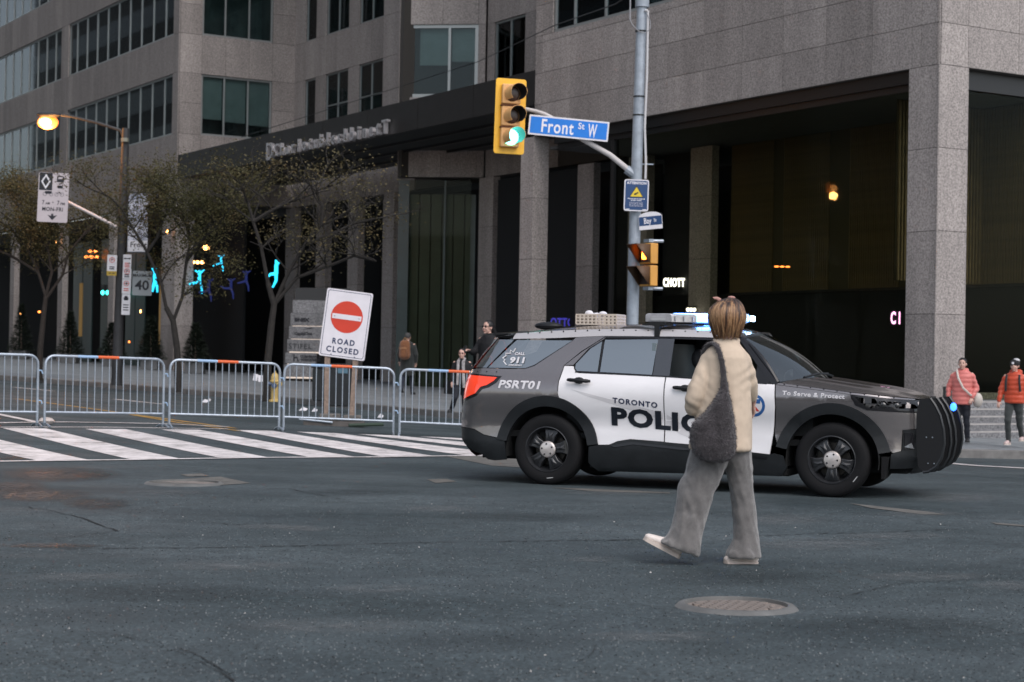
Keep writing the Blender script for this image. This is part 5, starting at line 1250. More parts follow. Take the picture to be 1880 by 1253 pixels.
# perforated white box on the roof, with its rolls
BK=thing('roof_basket','cream perforated basket with small white bundles, on the roof of the police car','basket',(0,0,0)); BK.parent=None
BK.location=Matrix.Translation(CAR.location)@RZ(-TH)@Vector((-1.2,-.16,1.72)); BK.rotation_euler=(0,0,-TH)
CRM=mat('cream_plastic',(.58,.50,.42),.5)
def lattice(w,h,M):
    mb=MB(); n=int(w/.042); m_=3
    for i in range(n+1): x=-w/2+w*i/n; mb.box(x-.008,x+.008,-.004,.004,0,h)
    for j in range(m_+1): z=h*j/m_; mb.box(-w/2,w/2,-.0035,.0035,z-.007,z+.007)
    o=mb.build('lattice_side',CRM,BK,clean=False); o.matrix_local=M
lattice(.46,.105,T(0,-.16,0)); lattice(.46,.105,T(0,.16,0)); lattice(.32,.105,T(-.23,0,0)@RZ(math.pi/2)); lattice(.32,.105,T(.23,0,0)@RZ(math.pi/2))
MB().box(-.22,.0,-.14,.14,.0,.10).build('cream_liner',mat('cream_liner',(.5,.43,.37),.6),BK)
MB().sphere((-.13,-.02,.12),(.05,.04,.035),10).build('bundle',SIGNW,BK); MB().sphere((.03,-.02,.115),(.05,.04,.03),10).build('bundle',SIGNW,BK); MB().sphere((-.05,.0,.11),(.05,.04,.02),10).build('bundle',SIGNW,BK)
# push bar
PB=bpy.data.objects.new('push_bar',None); C.objects.link(PB); PB.parent=CAR; PB['label']='black steel push bar with two outer wings'
wing=[(2.30,1.005),(2.425,1.010),(2.48,.94),(2.53,.84),(2.565,.70),(2.575,.56),(2.55,.42),(2.50,.33),(2.42,.275),(2.385,.27),(2.36,.30),(2.42,.36),(2.43,.60),(2.40,.85),(2.33,.95)]
wing=[(2.33,1.0),(2.43,1.010),(2.48,.94),(2.53,.84),(2.565,.70),(2.575,.56),(2.55,.42),(2.50,.33),(2.42,.275),(2.37,.27),(2.32,.33),(2.30,.6),(2.30,.85)]
def wplate(y,dx=0,w=.016,par=PB):
    o=MB().prism([(x+dx,z) for x,z in wing],y-w/2,y+w/2).build('wing_plate',BLK_MET,par)
    r_=[(x+dx,y,z) for x,z in wing[1:10]]
    MB().tube(r_,.016,6).build('edge_tube',mat('worn_black_tube',(.014,.016,.018),.35,coat=.2),o); return o
pls=[wplate(-.66),wplate(-.40,.03),wplate(-.18,.05),wplate(.62,.02)]
for y in (-.66,.62):
    d=MB()
    for x_,z_ in ((2.40,.62),(2.46,.62),(2.42,.36),(2.48,.36)): d.sphere((x_,y-.012,z_),.008,6)
    d.build('bolt',GALV,PB)
for z_ in (.96,.62,.34):
    MB().tube([(2.34,-.66,z_),(2.44,-.4,z_),(2.46,-.1,z_),(2.46,.2,z_),(2.40,.62,z_)],.024,8).build('cross_tube',BLK_MET,PB)
for z_,px_ in ((.90,2.50),(.755,2.42)):
    MB().sphere((px_,.60,z_),(.035,.02,.045),12).build('blue_lamp',mat('deep_blue_lamp',(.03,.1,.8),.3,emit=(.03,.16,1),estr=3),PB)
MB().box(2.25,2.32,.30,.58,.985,1.01).build('lamp_bracket',BLK_MET,PB)
# lettering on the near side, laid on the curved panels
def decal(s_,x,z,size,m,slope=0,off=.002,bold=.01,sp=1,wid=1,shear=0,name='lettering',fit=None):
    mb=text(s_,size,0,bold,sp,wid=wid,fit=fit)
    bm=bmesh.new(); me=bpy.data.meshes.new('t'); me.from_pydata(mb.v,[],mb.f); bm.from_mesh(me)
    bmesh.ops.triangulate(bm,faces=bm.faces[:])
    for v in bm.verts:
        lx,lz=v.co.x+v.co.z*shear,v.co.z; X=x+lx; Zz=z+lz+slope*lx; v.co=Vector((X,-(yfun(X,Zz)+off),Zz))
    bm.to_mesh(me); bm.free(); me.materials.append(m); me.name=name
    for p in me.polygons: p.use_smooth=False
    return link(name,me,CAR)
LNAVY=mat('navy_vinyl',(.012,.02,.06),.35,coat=.3); LBLK=mat('black_vinyl',(.006,.009,.016),.35,coat=.3); LWH=mat('white_vinyl',(.68,.66,.68),.4)
decal('TORONTO',-.538,.895,.098,LNAVY,-.085,.005,.003,1.2,fit=(.485,.058))
decal('POLICE',-.215,.716,.262,LBLK,-.055,.005,.013,1.12,fit=(1.17,.198))
decal('PSRT01',-1.83,1.055,.118,LWH,-.01,.005,.004,1.05,shear=.18,fit=(.46,.088))
decal('To Serve & Protect',1.325,1.022,.072,LWH,-.04,.005,.0022,1.1,shear=.08,fit=(.63,.045))
decal('911',-1.905,1.315,.12,LWH,0,.006,.005,1.0,shear=.1,fit=(.165,.068)); decal('CALL',-1.885,1.385,.058,LWH,0,.006,.002,1.1,shear=.1,fit=(.115,.03)); decal('EMERGENCY',-1.915,1.262,.022,LWH,0,.006,.001,1.05,shear=.1,fit=(.155,.014))
hb=MB()
import itertools
zig=[(-2.02,1.262),(-2.06,1.30),(-2.045,1.315),(-2.075,1.335),(-2.04,1.36),(-2.05,1.385),(-2.0,1.385),(-2.0,1.42),(-1.965,1.40),(-1.945,1.44)]
hb.tube([(x,-(yfun(x,z)+.003),z) for x,z in zig],.007,4).build('maple_leaf_outline',LWH,CAR)
# city crest
def dec_poly(poly,m,off,name):
    V,Fa,be=drape(poly,.04,lambda a,b:(a,-(yfun(a,b)+off),b)); me=MB().add(V,Fa).mesh(name,m); return link(name,me,CAR)
cxx,czz=.72,.90
BLV=mat('crest_blue',(.02,.10,.30),.4); RDV=mat('crest_red',(.5,.04,.03),.4)
dec_poly(disc(cxx,czz,.115,32),BLV,.003,'crest_ring'); dec_poly(disc(cxx,czz,.086,32),LWH,.0045,'crest_field')
dec_poly([(cxx-.065,czz+.02),(cxx+.065,czz+.02),(cxx+.07,czz+.07),(cxx,czz+.055),(cxx-.07,czz+.07)],BLV,.006,'crest_book')
dec_poly([(cxx-.06,czz-.06),(cxx-.03,czz-.06),(cxx,czz-.02),(cxx+.03,czz-.06),(cxx+.06,czz-.06),(cxx+.0,czz+.01)],RDV,.006,'crest_chevron')
# grey ghost stripes on the doors
dec_poly([(-.2,.78),(.1,.60),(.5,.45),(.30,.45),(-.05,.58),(-.215,.66)],mat('pale_grey_vinyl',(.62,.60,.61),.3,coat=.4),.0012,'grey_stripe')
dec_poly([(-1.25,1.02),(-.245,.80),(-.245,.72),(-1.1,.96)],MATS['pale_grey_vinyl'],.0012,'grey_stripe')
# ---------------------------------------------------------------- people
def capsule(mb,p0,p1,r0,r1,wx=1,wy=1,side=None,n=14,M=None):
    """tapered rounded limb; wx/wy squash across and front-back"""
    p0=Vector(p0);p1=Vector(p1); t=(p1-p0); L=t.length; t.normalize()
    sd=Vector(side or (1,0,0)); sd=(sd-t*sd.dot(t)); 
    if sd.length<1e-3: sd=Vector((0,1,0))-t*t.y
    sd.normalize(); fw=t.cross(sd).normalized()
    rings=[]
    for k in range(4): a=math.pi/2*(k/4); rings.append((p0-t*r0*math.cos(a)*.8,r0*math.sin(a)))
    rings.append((p0,r0)); rings.append(((p0+p1)/2,(r0+r1)/2)); rings.append((p1,r1))
    for k in range(1,5): a=math.pi/2*k/4; rings.append((p1+t*r1*math.sin(a)*.8,r1*math.cos(a)))
    vs=[];fs=[]
    for c,r in rings:
        r=max(r,.001)
        for k in range(n): q=2*math.pi*k/n; vs.append(c+sd*(r*wx*math.cos(q))+fw*(r*wy*math.sin(q)))
    m=len(rings)
    for i in range(m-1):
        for k in range(n): k2=(k+1)%n; fs.append((i*n+k,i*n+k2,(i+1)*n+k2,(i+1)*n+k))
    fs.append(tuple(range(n))[::-1]); fs.append(tuple((m-1)*n+k for k in range(n)))
    mb.add(vs,fs,M)
def rings(mb,R_,n=20,M=None,rot=0):
    """closed loft: list of (x,y,z,rx,ry[,power])"""
    vs=[];fs=[]
    for it in R_:
        x,y,z,rx,ry=it[:5]; p=it[5] if len(it)>5 else 2.0; ti=it[6] if len(it)>6 else 0
        for k in range(n):
            q=2*math.pi*k/n; c_,s_=math.cos(q),math.sin(q); e=2/p
            vs.append((x+rx*math.copysign(abs(c_)**e,c_),y+ry*math.copysign(abs(s_)**e,s_),z+ti*c_))
    for i in range(len(R_)-1):
        for k in range(n): k2=(k+1)%n; fs.append((i*n+k,i*n+k2,(i+1)*n+k2,(i+1)*n+k))
    fs.append(tuple(range(n))[::-1]); fs.append(tuple((len(R_)-1)*n+k for k in range(n)))
    mb.add(vs,fs,M)
def blob(mb,name,m,par,vox=.02,smooth=2,fn=None,sharp=180):
    me=bpy.data.meshes.new(name); me.from_pydata(mb.v,[],mb.f)
    bm=bmesh.new(); bm.from_mesh(me); bmesh.ops.recalc_face_normals(bm,faces=bm.faces); bm.to_mesh(me); bm.free()
    o=bpy.data.objects.new('tmp',me); C.objects.link(o)
    r=o.modifiers.new('r','REMESH'); r.mode='VOXEL'; r.voxel_size=vox
    dg=bpy.context.evaluated_depsgraph_get(); me2=bpy.data.meshes.new_from_object(o.evaluated_get(dg)); bpy.data.objects.remove(o); bpy.data.meshes.remove(me)
    bm=bmesh.new(); bm.from_mesh(me2)
    for _ in range(smooth): bmesh.ops.smooth_vert(bm,verts=bm.verts,factor=.5,use_axis_x=True,use_axis_y=True,use_axis_z=True)
    bm.normal_update()
    if fn:
        new=[(v,v.co+v.normal*fn(v.co,v.normal)) for v in bm.verts]
        for v,c in new: v.co=c
    for f in bm.faces: f.smooth=True
    bm.to_mesh(me2); bm.free(); me2.materials.clear(); me2.materials.append(m); me2.name=name
    return link(name,me2,par)
def nz(p,s,o=0): return noise.noise(Vector((p[0]*s+o,p[1]*s+o*.7,p[2]*s-o)))
SKIN=mat('skin',(.50,.30,.22),.55,var=.06); SKIN2=mat('skin_light',(.58,.36,.29),.55,var=.06)
def hand(mb,P,fw,up,s=1.0,curl=.5):
    """palm plus five bent fingers; fw = finger direction, up = back of the hand"""
    fw=Vector(fw).normalized(); up=Vector(up); up=(up-fw*up.dot(fw)).normalized(); sd=fw.cross(up); P=Vector(P)
    capsule(mb,P,P+fw*.06*s,.026*s,.030*s,1.25,.5,sd)
    for i,(o_,l) in enumerate(((-.028,.060),(-.010,.070),(.009,.066),(.027,.052))):
        a=P+fw*.075*s+sd*o_*s; b=a+(fw*math.cos(curl*.6)-up*math.sin(curl*.6))*l*.55*s; c=b+(fw*math.cos(curl*1.6)-up*math.sin(curl*1.6))*l*.5*s
        capsule(mb,a,b,.0085*s,.008*s,n=7); capsule(mb,b,c,.008*s,.0068*s,n=7)
    a=P+fw*.02*s-sd*.028*s; b=a+(fw*.7-sd*.8)*.035*s; c=b+(fw*.95-sd*.2-up*.3)*.028*s
    capsule(mb,a,b,.011*s,.0095*s,n=7); capsule(mb,b,c,.0095*s,.008*s,n=7)
def head(mb,c,r=1.0,yaw=0,pitch=0):
    M=T(*c)@RZ(yaw)@RX(pitch)@Matrix.Scale(r,4)               # face looks along -y of this frame
    m=MB(); m.sphere((0,.012,.02),(.076,.094,.095),18); m.sphere((0,-.02,-.045),(.056,.066,.062),14)
    m.sphere((0,-.095,-.012),(.011,.020,.022),8); m.sphere((0,-.078,-.062),(.026,.014,.008),8); m.sphere((0,-.066,-.095),(.024,.018,.014),8)
    for s_ in(-1,1): m.sphere((s_*.076,.012,-.01),(.011,.02,.031),8); m.sphere((s_*.034,-.070,-.030),(.024,.018,.02),8)
    mb.add(m.v,m.f,M); return M
def face_bits(par,M,glasses=False,smile=False):
    for s_ in(-1,1):
        if not glasses: o=MB().sphere((s_*.030,-.079,.012),(.011,.006,.006),8).build('eye',mat('eye_dark',(.02,.015,.012),.2),par); o.matrix_local=M
        o=MB().tube([(s_*.045,-.078,.030),(s_*.03,-.084,.035),(s_*.016,-.084,.032)],.0032,5).build('eyebrow',mat('brow_dark',(.02,.014,.01),.8),par); o.matrix_local=M
    o=MB().tube([(-.024,-.082,-.058+(.006 if smile else 0)),(0,-.090,-.063),(.024,-.082,-.058+(.006 if smile else 0))],.0045,6).build('lips',mat('lips',(.38,.12,.10),.5),par); o.matrix_local=M

# --- the passer-by in the foreground, seen from behind ----------------------
f0=hit(1362,1036); YW=f0.y; kW=YW/F
W_=thing('person','person in cream jacket and wide grey trousers, walking in front of the police car','person',(f0.x,f0.y,g(f0.x,f0.y)))
def w(px,py,dy=0):
    p=at(px,py,YW+dy)-Vector(W_.location); return p
J=w
body=MB()
hc=J(1336,592,.0)
HM=head(body,(hc.x,hc.y,hc.z+.005),1.0,R(180-38),R(8))
capsule(body,J(1334,606),J(1332,645,0),.05,.058); capsule(body,J(1332,655),J(1330,720),.115,.10,1.15,.75); capsule(body,J(1330,730),J(1328,800),.11,.12,1.1,.8)
capsule(body,J(1305,800),J(1285,905,-.03),.07,.052); capsule(body,J(1285,905,-.03),J(1240,1008,-.05),.05,.036)
capsule(body,J(1350,800),J(1362,920,.03),.07,.05); capsule(body,J(1362,920,.03),J(1370,1018,.05),.048,.034)
capsule(body,J(1300,662),J(1272,742,-.03),.045,.038); capsule(body,J(1272,742,-.03),J(1300,768,.16),.035,.028)
capsule(body,J(1364,662),J(1379,715,.10),.045,.036); capsule(body,J(1379,715,.10),J(1382,738,.22),.034,.026)
hand(body,J(1300,768,.16),(.5,.6,-.2),(0,0,1),1,.9); hand(body,J(1382,738,.22),(.1,.35,-.9),(1,.2,0),1,.9)
blob(body,'body',SKIN2,W_,.0085,1)
# hair: bob with dark roots and blond strands
def hairmat():
    m=bpy.data.materials.new('streaked_blond_hair'); m.use_nodes=True; n=m.node_tree; bs=n.nodes['Principled BSDF']
    tc=node(n,'TexCoord'); mp=node(n,'Mapping'); mp.inputs['Scale'].default_value=(32,32,2.0); n.links.new(tc.outputs['Object'],mp.inputs[0])
    a=node(n,'TexNoise'); a.inputs['Scale'].default_value=1.0; a.inputs['Detail'].default_value=5; a.inputs['Distortion'].default_value=.35; n.links.new(mp.outputs[0],a.inputs['Vector'])
    at_=node(n,'Attribute'); at_.attribute_name='root'
    ad=node(n,'Math',operation='ADD'); n.links.new(a.outputs['Fac'],ad.inputs[0]); n.links.new(at_.outputs['Fac'],ad.inputs[1])
    r=node(n,'ValToRGB'); r.color_ramp.elements[0].position=.40; r.color_ramp.elements[0].color=(.33,.19,.095,1)
    e=r.color_ramp.elements.new(.55); e.color=(.19,.095,.045,1); e=r.color_ramp.elements.new(.72); e.color=(.06,.033,.022,1); r.color_ramp.elements[-1].position=.9; r.color_ramp.elements[-1].color=(.014,.011,.012,1)
    n.links.new(ad.outputs[0],r.inputs[0]); n.links.new(r.outputs[0],bs.inputs['Base Color']); bs.inputs['Roughness'].default_value=.42; bs.inputs['Anisotropic'].default_value=.5
    return m
HAIR=hairmat(); hv=random.Random(5)
hr=MB(); N_=760; ROOT=[]
topc=J(1334,566)                                            # swirl of the crown
crown=J(1343,552)
for k in range(N_):
    a=hv.uniform(0,2*math.pi); rr=hv.uniform(0,.03)
    p0=Vector((crown.x+rr*math.cos(a),hc.y-.0+rr*math.sin(a),crown.z+.008))
    wv=hv.uniform(-.22,.22); ln=hv.uniform(.80,1.07); wd_=hv.uniform(.005,.0105); lift=hv.uniform(-.004,.007)
    pts=[];rs=[]; m_=9
    for i in range(m_+1):
        f=i/m_*ln
        th=f*2.25                                             # polar angle down from the crown
        R1=.116 if math.cos(a)>0 else .112
        ax,ay=R1*1.0,.125
        rad=math.sin(min(th,1.62)); down=math.cos(th) if th<1.62 else -.05-(th-1.62)*.155/.116*1.15
        inw=1-max(0,th-1.75)*.55
        aa=a+wv*f
        x=crown.x-.030*min(1,f*2)+ ((ax+lift)*rad*math.cos(aa))*inw; y=hc.y+.0+((ay+lift)*rad*math.sin(aa))*inw; z=hc.z+.035+.118*down
        pts.append((x+hv.uniform(-.0015,.0015),y,z)); rs.append((wd_ if 0<i<m_ else .004)*(1-.5*f))
    o0=len(hr.v); hr.tube(pts,rs,5,flat=.55); ROOT+=[max(0,.42-.75*((j//5)/m_)) +hv.uniform(-.0,.0)+ (0 if j else 0) for j in range(len(hr.v)-o0)]
    off_=hv.uniform(-.24,.2)
    for j in range(o0,len(hr.v)): ROOT[j]+=off_
hr.sphere((hc.x,hc.y,hc.z+.03),(.10,.108,.11),18); ROOT+=[.22]*(len(hr.v)-len(ROOT))
me=bpy.data.meshes.new('hair'); me.from_pydata(hr.v,[],hr.f)
at_=me.attributes.new('root','FLOAT','POINT'); at_.data.foreach_set('value',ROOT)
for p in me.polygons: p.use_smooth=True
me.materials.append(HAIR); link('hair',me,W_)
q0=J(1322,552); q1=J(1310,548); MB().tube([q0,(q0+q1)/2+Vector((0,0,.006)),q1,q1+Vector((.012,.0,-.01))],[.014,.012,.010,.005],7).sphere(J(1343,547),(.026,.03,.012),10).build('hair_clip',mat('pink_hair_clip',(.45,.24,.2),.5),W_)
# jacket
def fab(name,col,var=.12,s=60,rough=.85,sheen=.3,bump=.35):
    return mat(name,col,rough,var=var,vscale=14,bump=bump,bscale=s,sheen=sheen)
JK=fab('cream_cotton',(.58,.468,.36),.05,300,.85,.05,.08)
cm=MB()
def rg(px0,px1,py,ry,dy=0,p=2.3):
    a=w(px0,py,dy); b=w(px1,py,dy); return ((a.x+b.x)/2,a.y,a.z,(b.x-a.x)/2,ry,p)
rings(cm,[rg(1311,1353,622,.060,.0),rg(1306,1358,632,.075),rg(1296,1369,644,.105),rg(1289,1374,656,.125),rg(1286,1376,680,.135),rg(1284,1378,720,.14),rg(1277,1380,765,.15),rg(1269,1380,800,.16),rg(1264,1380,822,.165,0,2.6),rg(1265,1379,826,.155,0,2.6)],26)
ar=[(1301,662,-.01,.058),(1292,684,-.04,.058),(1283,708,-.06,.060),(1276,730,-.06,.062),(1274,747,-.02,.060),(1290,756,.06,.052),(1306,757,.15,.044)]
for (a,b) in zip(ar[:-1],ar[1:]): capsule(cm,w(a[0],a[1],a[2]),w(b[0],b[1],b[2]),a[3],b[3],1,.95)
ar=[(1362,660,.01,.060),(1371,685,.05,.060),(1376,710,.09,.055),(1378,730,.16,.046)]
for (a,b) in zip(ar[:-1],ar[1:]): capsule(cm,w(a[0],a[1],a[2]),w(b[0],b[1],b[2]),a[3],b[3],1,.95)
capsule(cm,J(1316,624,.02),J(1352,626,.02),.034,.034,.8,1)
elb=J(1276,735,-.05); arm0=J(1298,660)
def fold(p,no):
    d=.0035*nz(p,9)+.0022*nz(p,26,3)
    q_=Vector((p.x*13+p.z*1.5,p.y*12,p.z*2.4+3)); d+=.013*(.32-abs(noise.noise(q_)))*sm(1.45,1.0,p.z)          # long soft drape lines of the back
    e=math.exp(-((p-elb).length/.11)**2); d+=.0045*e*math.sin((p.z*1.0+p.x*.9)*80+3*nz(p,8,4))      # bunching at the elbow
    e=math.exp(-((p-J(1290,690,-.05)).length/.12)**2); d+=.003*e*math.sin((p.z+p.x*.5)*60+4*nz(p,6,7))
    e=math.exp(-((p-J(1368,700,0)).length/.12)**2); d+=.005*e*math.sin((p.z-p.x*.6)*70+4*nz(p,6,7))
    return d
blob(cm,'jacket',JK,W_,.0095,2,fold)
seam=mat('brown_jacket_stitch',(.30,.235,.18),.9)
hp=[]; 
for t in range(15):
    px=1266+113*t/14; hp.append(w(px,815.5,-.168*math.sqrt(max(.02,1-((px-1322)/60)**2))))
MB().tube(hp,.0018,4).build('hem_stitching',seam,W_)
# bag with strap
def fuzzy():
    m=fab('fuzzy_dark_wool',(.042,.036,.040),.55,160,1,.4,1.0); return m
FZ=fuzzy(); bg=MB()
st=[(1297,636,-.02),(1308,630,-.06),(1316,636,-.115),(1322,650,-.145),(1327,672,-.165),(1329,695,-.175),(1328,712,-.18)]
stb=MB(); stp_=[w(*p) for p in st]; 
for a,b in zip(stp_[:-1],stp_[1:]): capsule(stb,a,b,.019,.019,1,.7)
for a,b,r0,r1 in (((1299,636,-.02),(1292,646,.05),.019,.019),((1292,646,.05),(1297,700,.12),.019,.02)): capsule(stb,w(*a),w(*b),r0,r1)
rings(stb,[rg(1326,1333,690,.02,-.17),rg(1322,1337,712,.03,-.185),rg(1312,1342,735,.048,-.195),rg(1295,1346,755,.06,-.20),rg(1270,1349,778,.072,-.205),rg(1266,1352,800,.078,-.205),rg(1268,1352,818,.078,-.205),rg(1274,1349,833,.07,-.2),rg(1286,1338,844,.05,-.2),rg(1298,1325,848,.02,-.2)],24)
blob(stb,'shoulder_bag_shape',FZ,None,.0095,2,lambda p,n_:.006*nz(p,14)+.0035*nz(p,70,2)+.002*nz(p,140,5))
bag=bpy.data.objects['shoulder_bag_shape']; bag.name='shoulder_bag'; bag.data.name='shoulder_bag'; bag.location=W_.location; tag(bag,'fuzzy dark grey shoulder bag hanging from the shoulder of the person in the cream jacket','bag')
# fuzz fibres on the bag
vs_=[v.co.copy() for v in bag.data.vertices]; ns_=[v.normal.copy() for v in bag.data.vertices]
fz=MB(); r=random.Random(2)
for k in range(5200):
    i=r.randrange(len(vs_)); p=vs_[i]; n_=(ns_[i]+Vector((r.uniform(-.8,.8),r.uniform(-.8,.8),r.uniform(-.8,.8)))).normalized(); e=n_.cross(Vector((r.uniform(-1,1),r.uniform(-1,1),r.uniform(-1,1)))).normalized()*.0016
    fz.add([p-e,p+e,p+n_*r.uniform(.007,.018)],[(0,1,2)])
o=fz.build('wool_fibres',mat('wool_fibre',(.085,.074,.080),.9),bag,clean=False); o['kind']='stuff'
# trousers
TR=fab('grey_corduroy',(.15,.142,.138),.3,300,.85,.5,.5); tm=MB()
rings(tm,[rg(1275,1374,800,.13,0),rg(1273,1376,815,.135,0),rg(1276,1374,829,.12,0)],22)
rings(tm,[rg(1268,1342,822,.13,-.01),rg(1263,1334,850,.12,-.02),rg(1256,1327,870,.115,-.03),rg(1246,1318,890,.11,-.04),rg(1242,1308,915,.105,-.05),rg(1239,1300,940,.10,-.05),rg(1233,1293,965,.105,-.06),rg(1222,1289,988,.115,-.06),rg(1213,1286,1001,.125,-.06,2.6)+(-.04,),rg(1209,1282,1008,.12,-.06,2.6)+(-.05,)],22)
rings(tm,[rg(1320,1378,822,.12,.02),rg(1330,1379,850,.115,.03),rg(1336,1381,875,.105,.04),rg(1340,1384,900,.10,.04),rg(1344,1387,930,.095,.05),rg(1347,1389,960,.10,.05),rg(1346,1392,990,.11,.05),rg(1337,1396,1010,.13,.05),rg(1333,1397,1018,.135,.05,2.6),rg(1332,1397,1022,.13,.05,2.6)],22)
def tfold(p,no):
    d=.004*nz(p,8)+.002*nz(p,30,3)
    left=sm(.02,-.12,p.x+.12-(p.z)*.12)
    q_=Vector((p.x*17+p.z*5,p.y*15,p.z*3.2)); d+=.016*(.32-abs(noise.noise(q_)))*sm(1.05,.75,p.z)
    q_=Vector((p.x*9-p.z*12+7,p.y*9,p.z*5)); d+=.010*(.3-abs(noise.noise(q_)))*sm(.35,.6,p.z)
    return d
blob(tm,'trousers',TR,W_,.0105,2,tfold)
# shoes
SH=mat('cream_canvas_shoe',(.75,.67,.62),.7,var=.08,vscale=12); SO=mat('cream_rubber_sole',(.6,.51,.45),.6)
def shoe(par,toe,heel,sz=1.0,up=None,m=SH,so=SO,wd=.046):
    toe=Vector(toe);heel=Vector(heel); d=(toe-heel); L=d.length; d.normalize(); u=Vector(up or (0,0,1)); u=(u-d*u.dot(d)).normalized(); s_=d.cross(u)
    M=Matrix((( d.x,s_.x,u.x,heel.x),(d.y,s_.y,u.y,heel.y),(d.z,s_.z,u.z,heel.z),(0,0,0,1)))
    b=MB(); vs=[]
    prof=[(0.0,.35,.02,.060),(.06,.75,.0,.085),(.2,.85,.0,.095),(.4,.82,.0,.085),(.6,.98,.0,.062),(.8,1.0,.0,.05),(.94,.75,.0,.040),(1.0,.3,.01,.028)]
    n=14;fs=[]
    for f,wx,z0_,z1_ in prof:
        for k in range(n): q=2*math.pi*k/n; vs.append((f*L,wd*wx*math.cos(q),(z0_+z1_)/2+.008+(z1_-z0_)/2*math.sin(q)))
    for i in range(len(prof)-1):
        for k in range(n): k2=(k+1)%n; fs.append((i*n+k,i*n+k2,(i+1)*n+k2,(i+1)*n+k))
    fs+= [tuple(range(n)),tuple((len(prof)-1)*n+k for k in range(n))]
    o=b.add(vs,fs,M).build('shoe',m,par,sharp=60)
    out=[(f*L,wd*1.08*max(.3,wx)) for f,wx,_,_ in prof]; pl=[(x,y) for x,y in out]+[(x,-y) for x,y in out[::-1]]; nn=len(pl)
    MB().add([(x,y,-.004) for x,y in pl]+[(x,y,.022) for x,y in pl],[tuple(range(nn))[::-1],tuple(range(nn,2*nn))]+[(i,(i+1)%nn,nn+(i+1)%nn,nn+i) for i in range(nn)],M).build('sole',so,o)
    return o
shoe(W_,J(1181,990,-.06),J(1247,1025,-.06),up=(.4,0,1),wd=.05); shoe(W_,J(1329,1034,.03),J(1391,1038,.06),wd=.05)

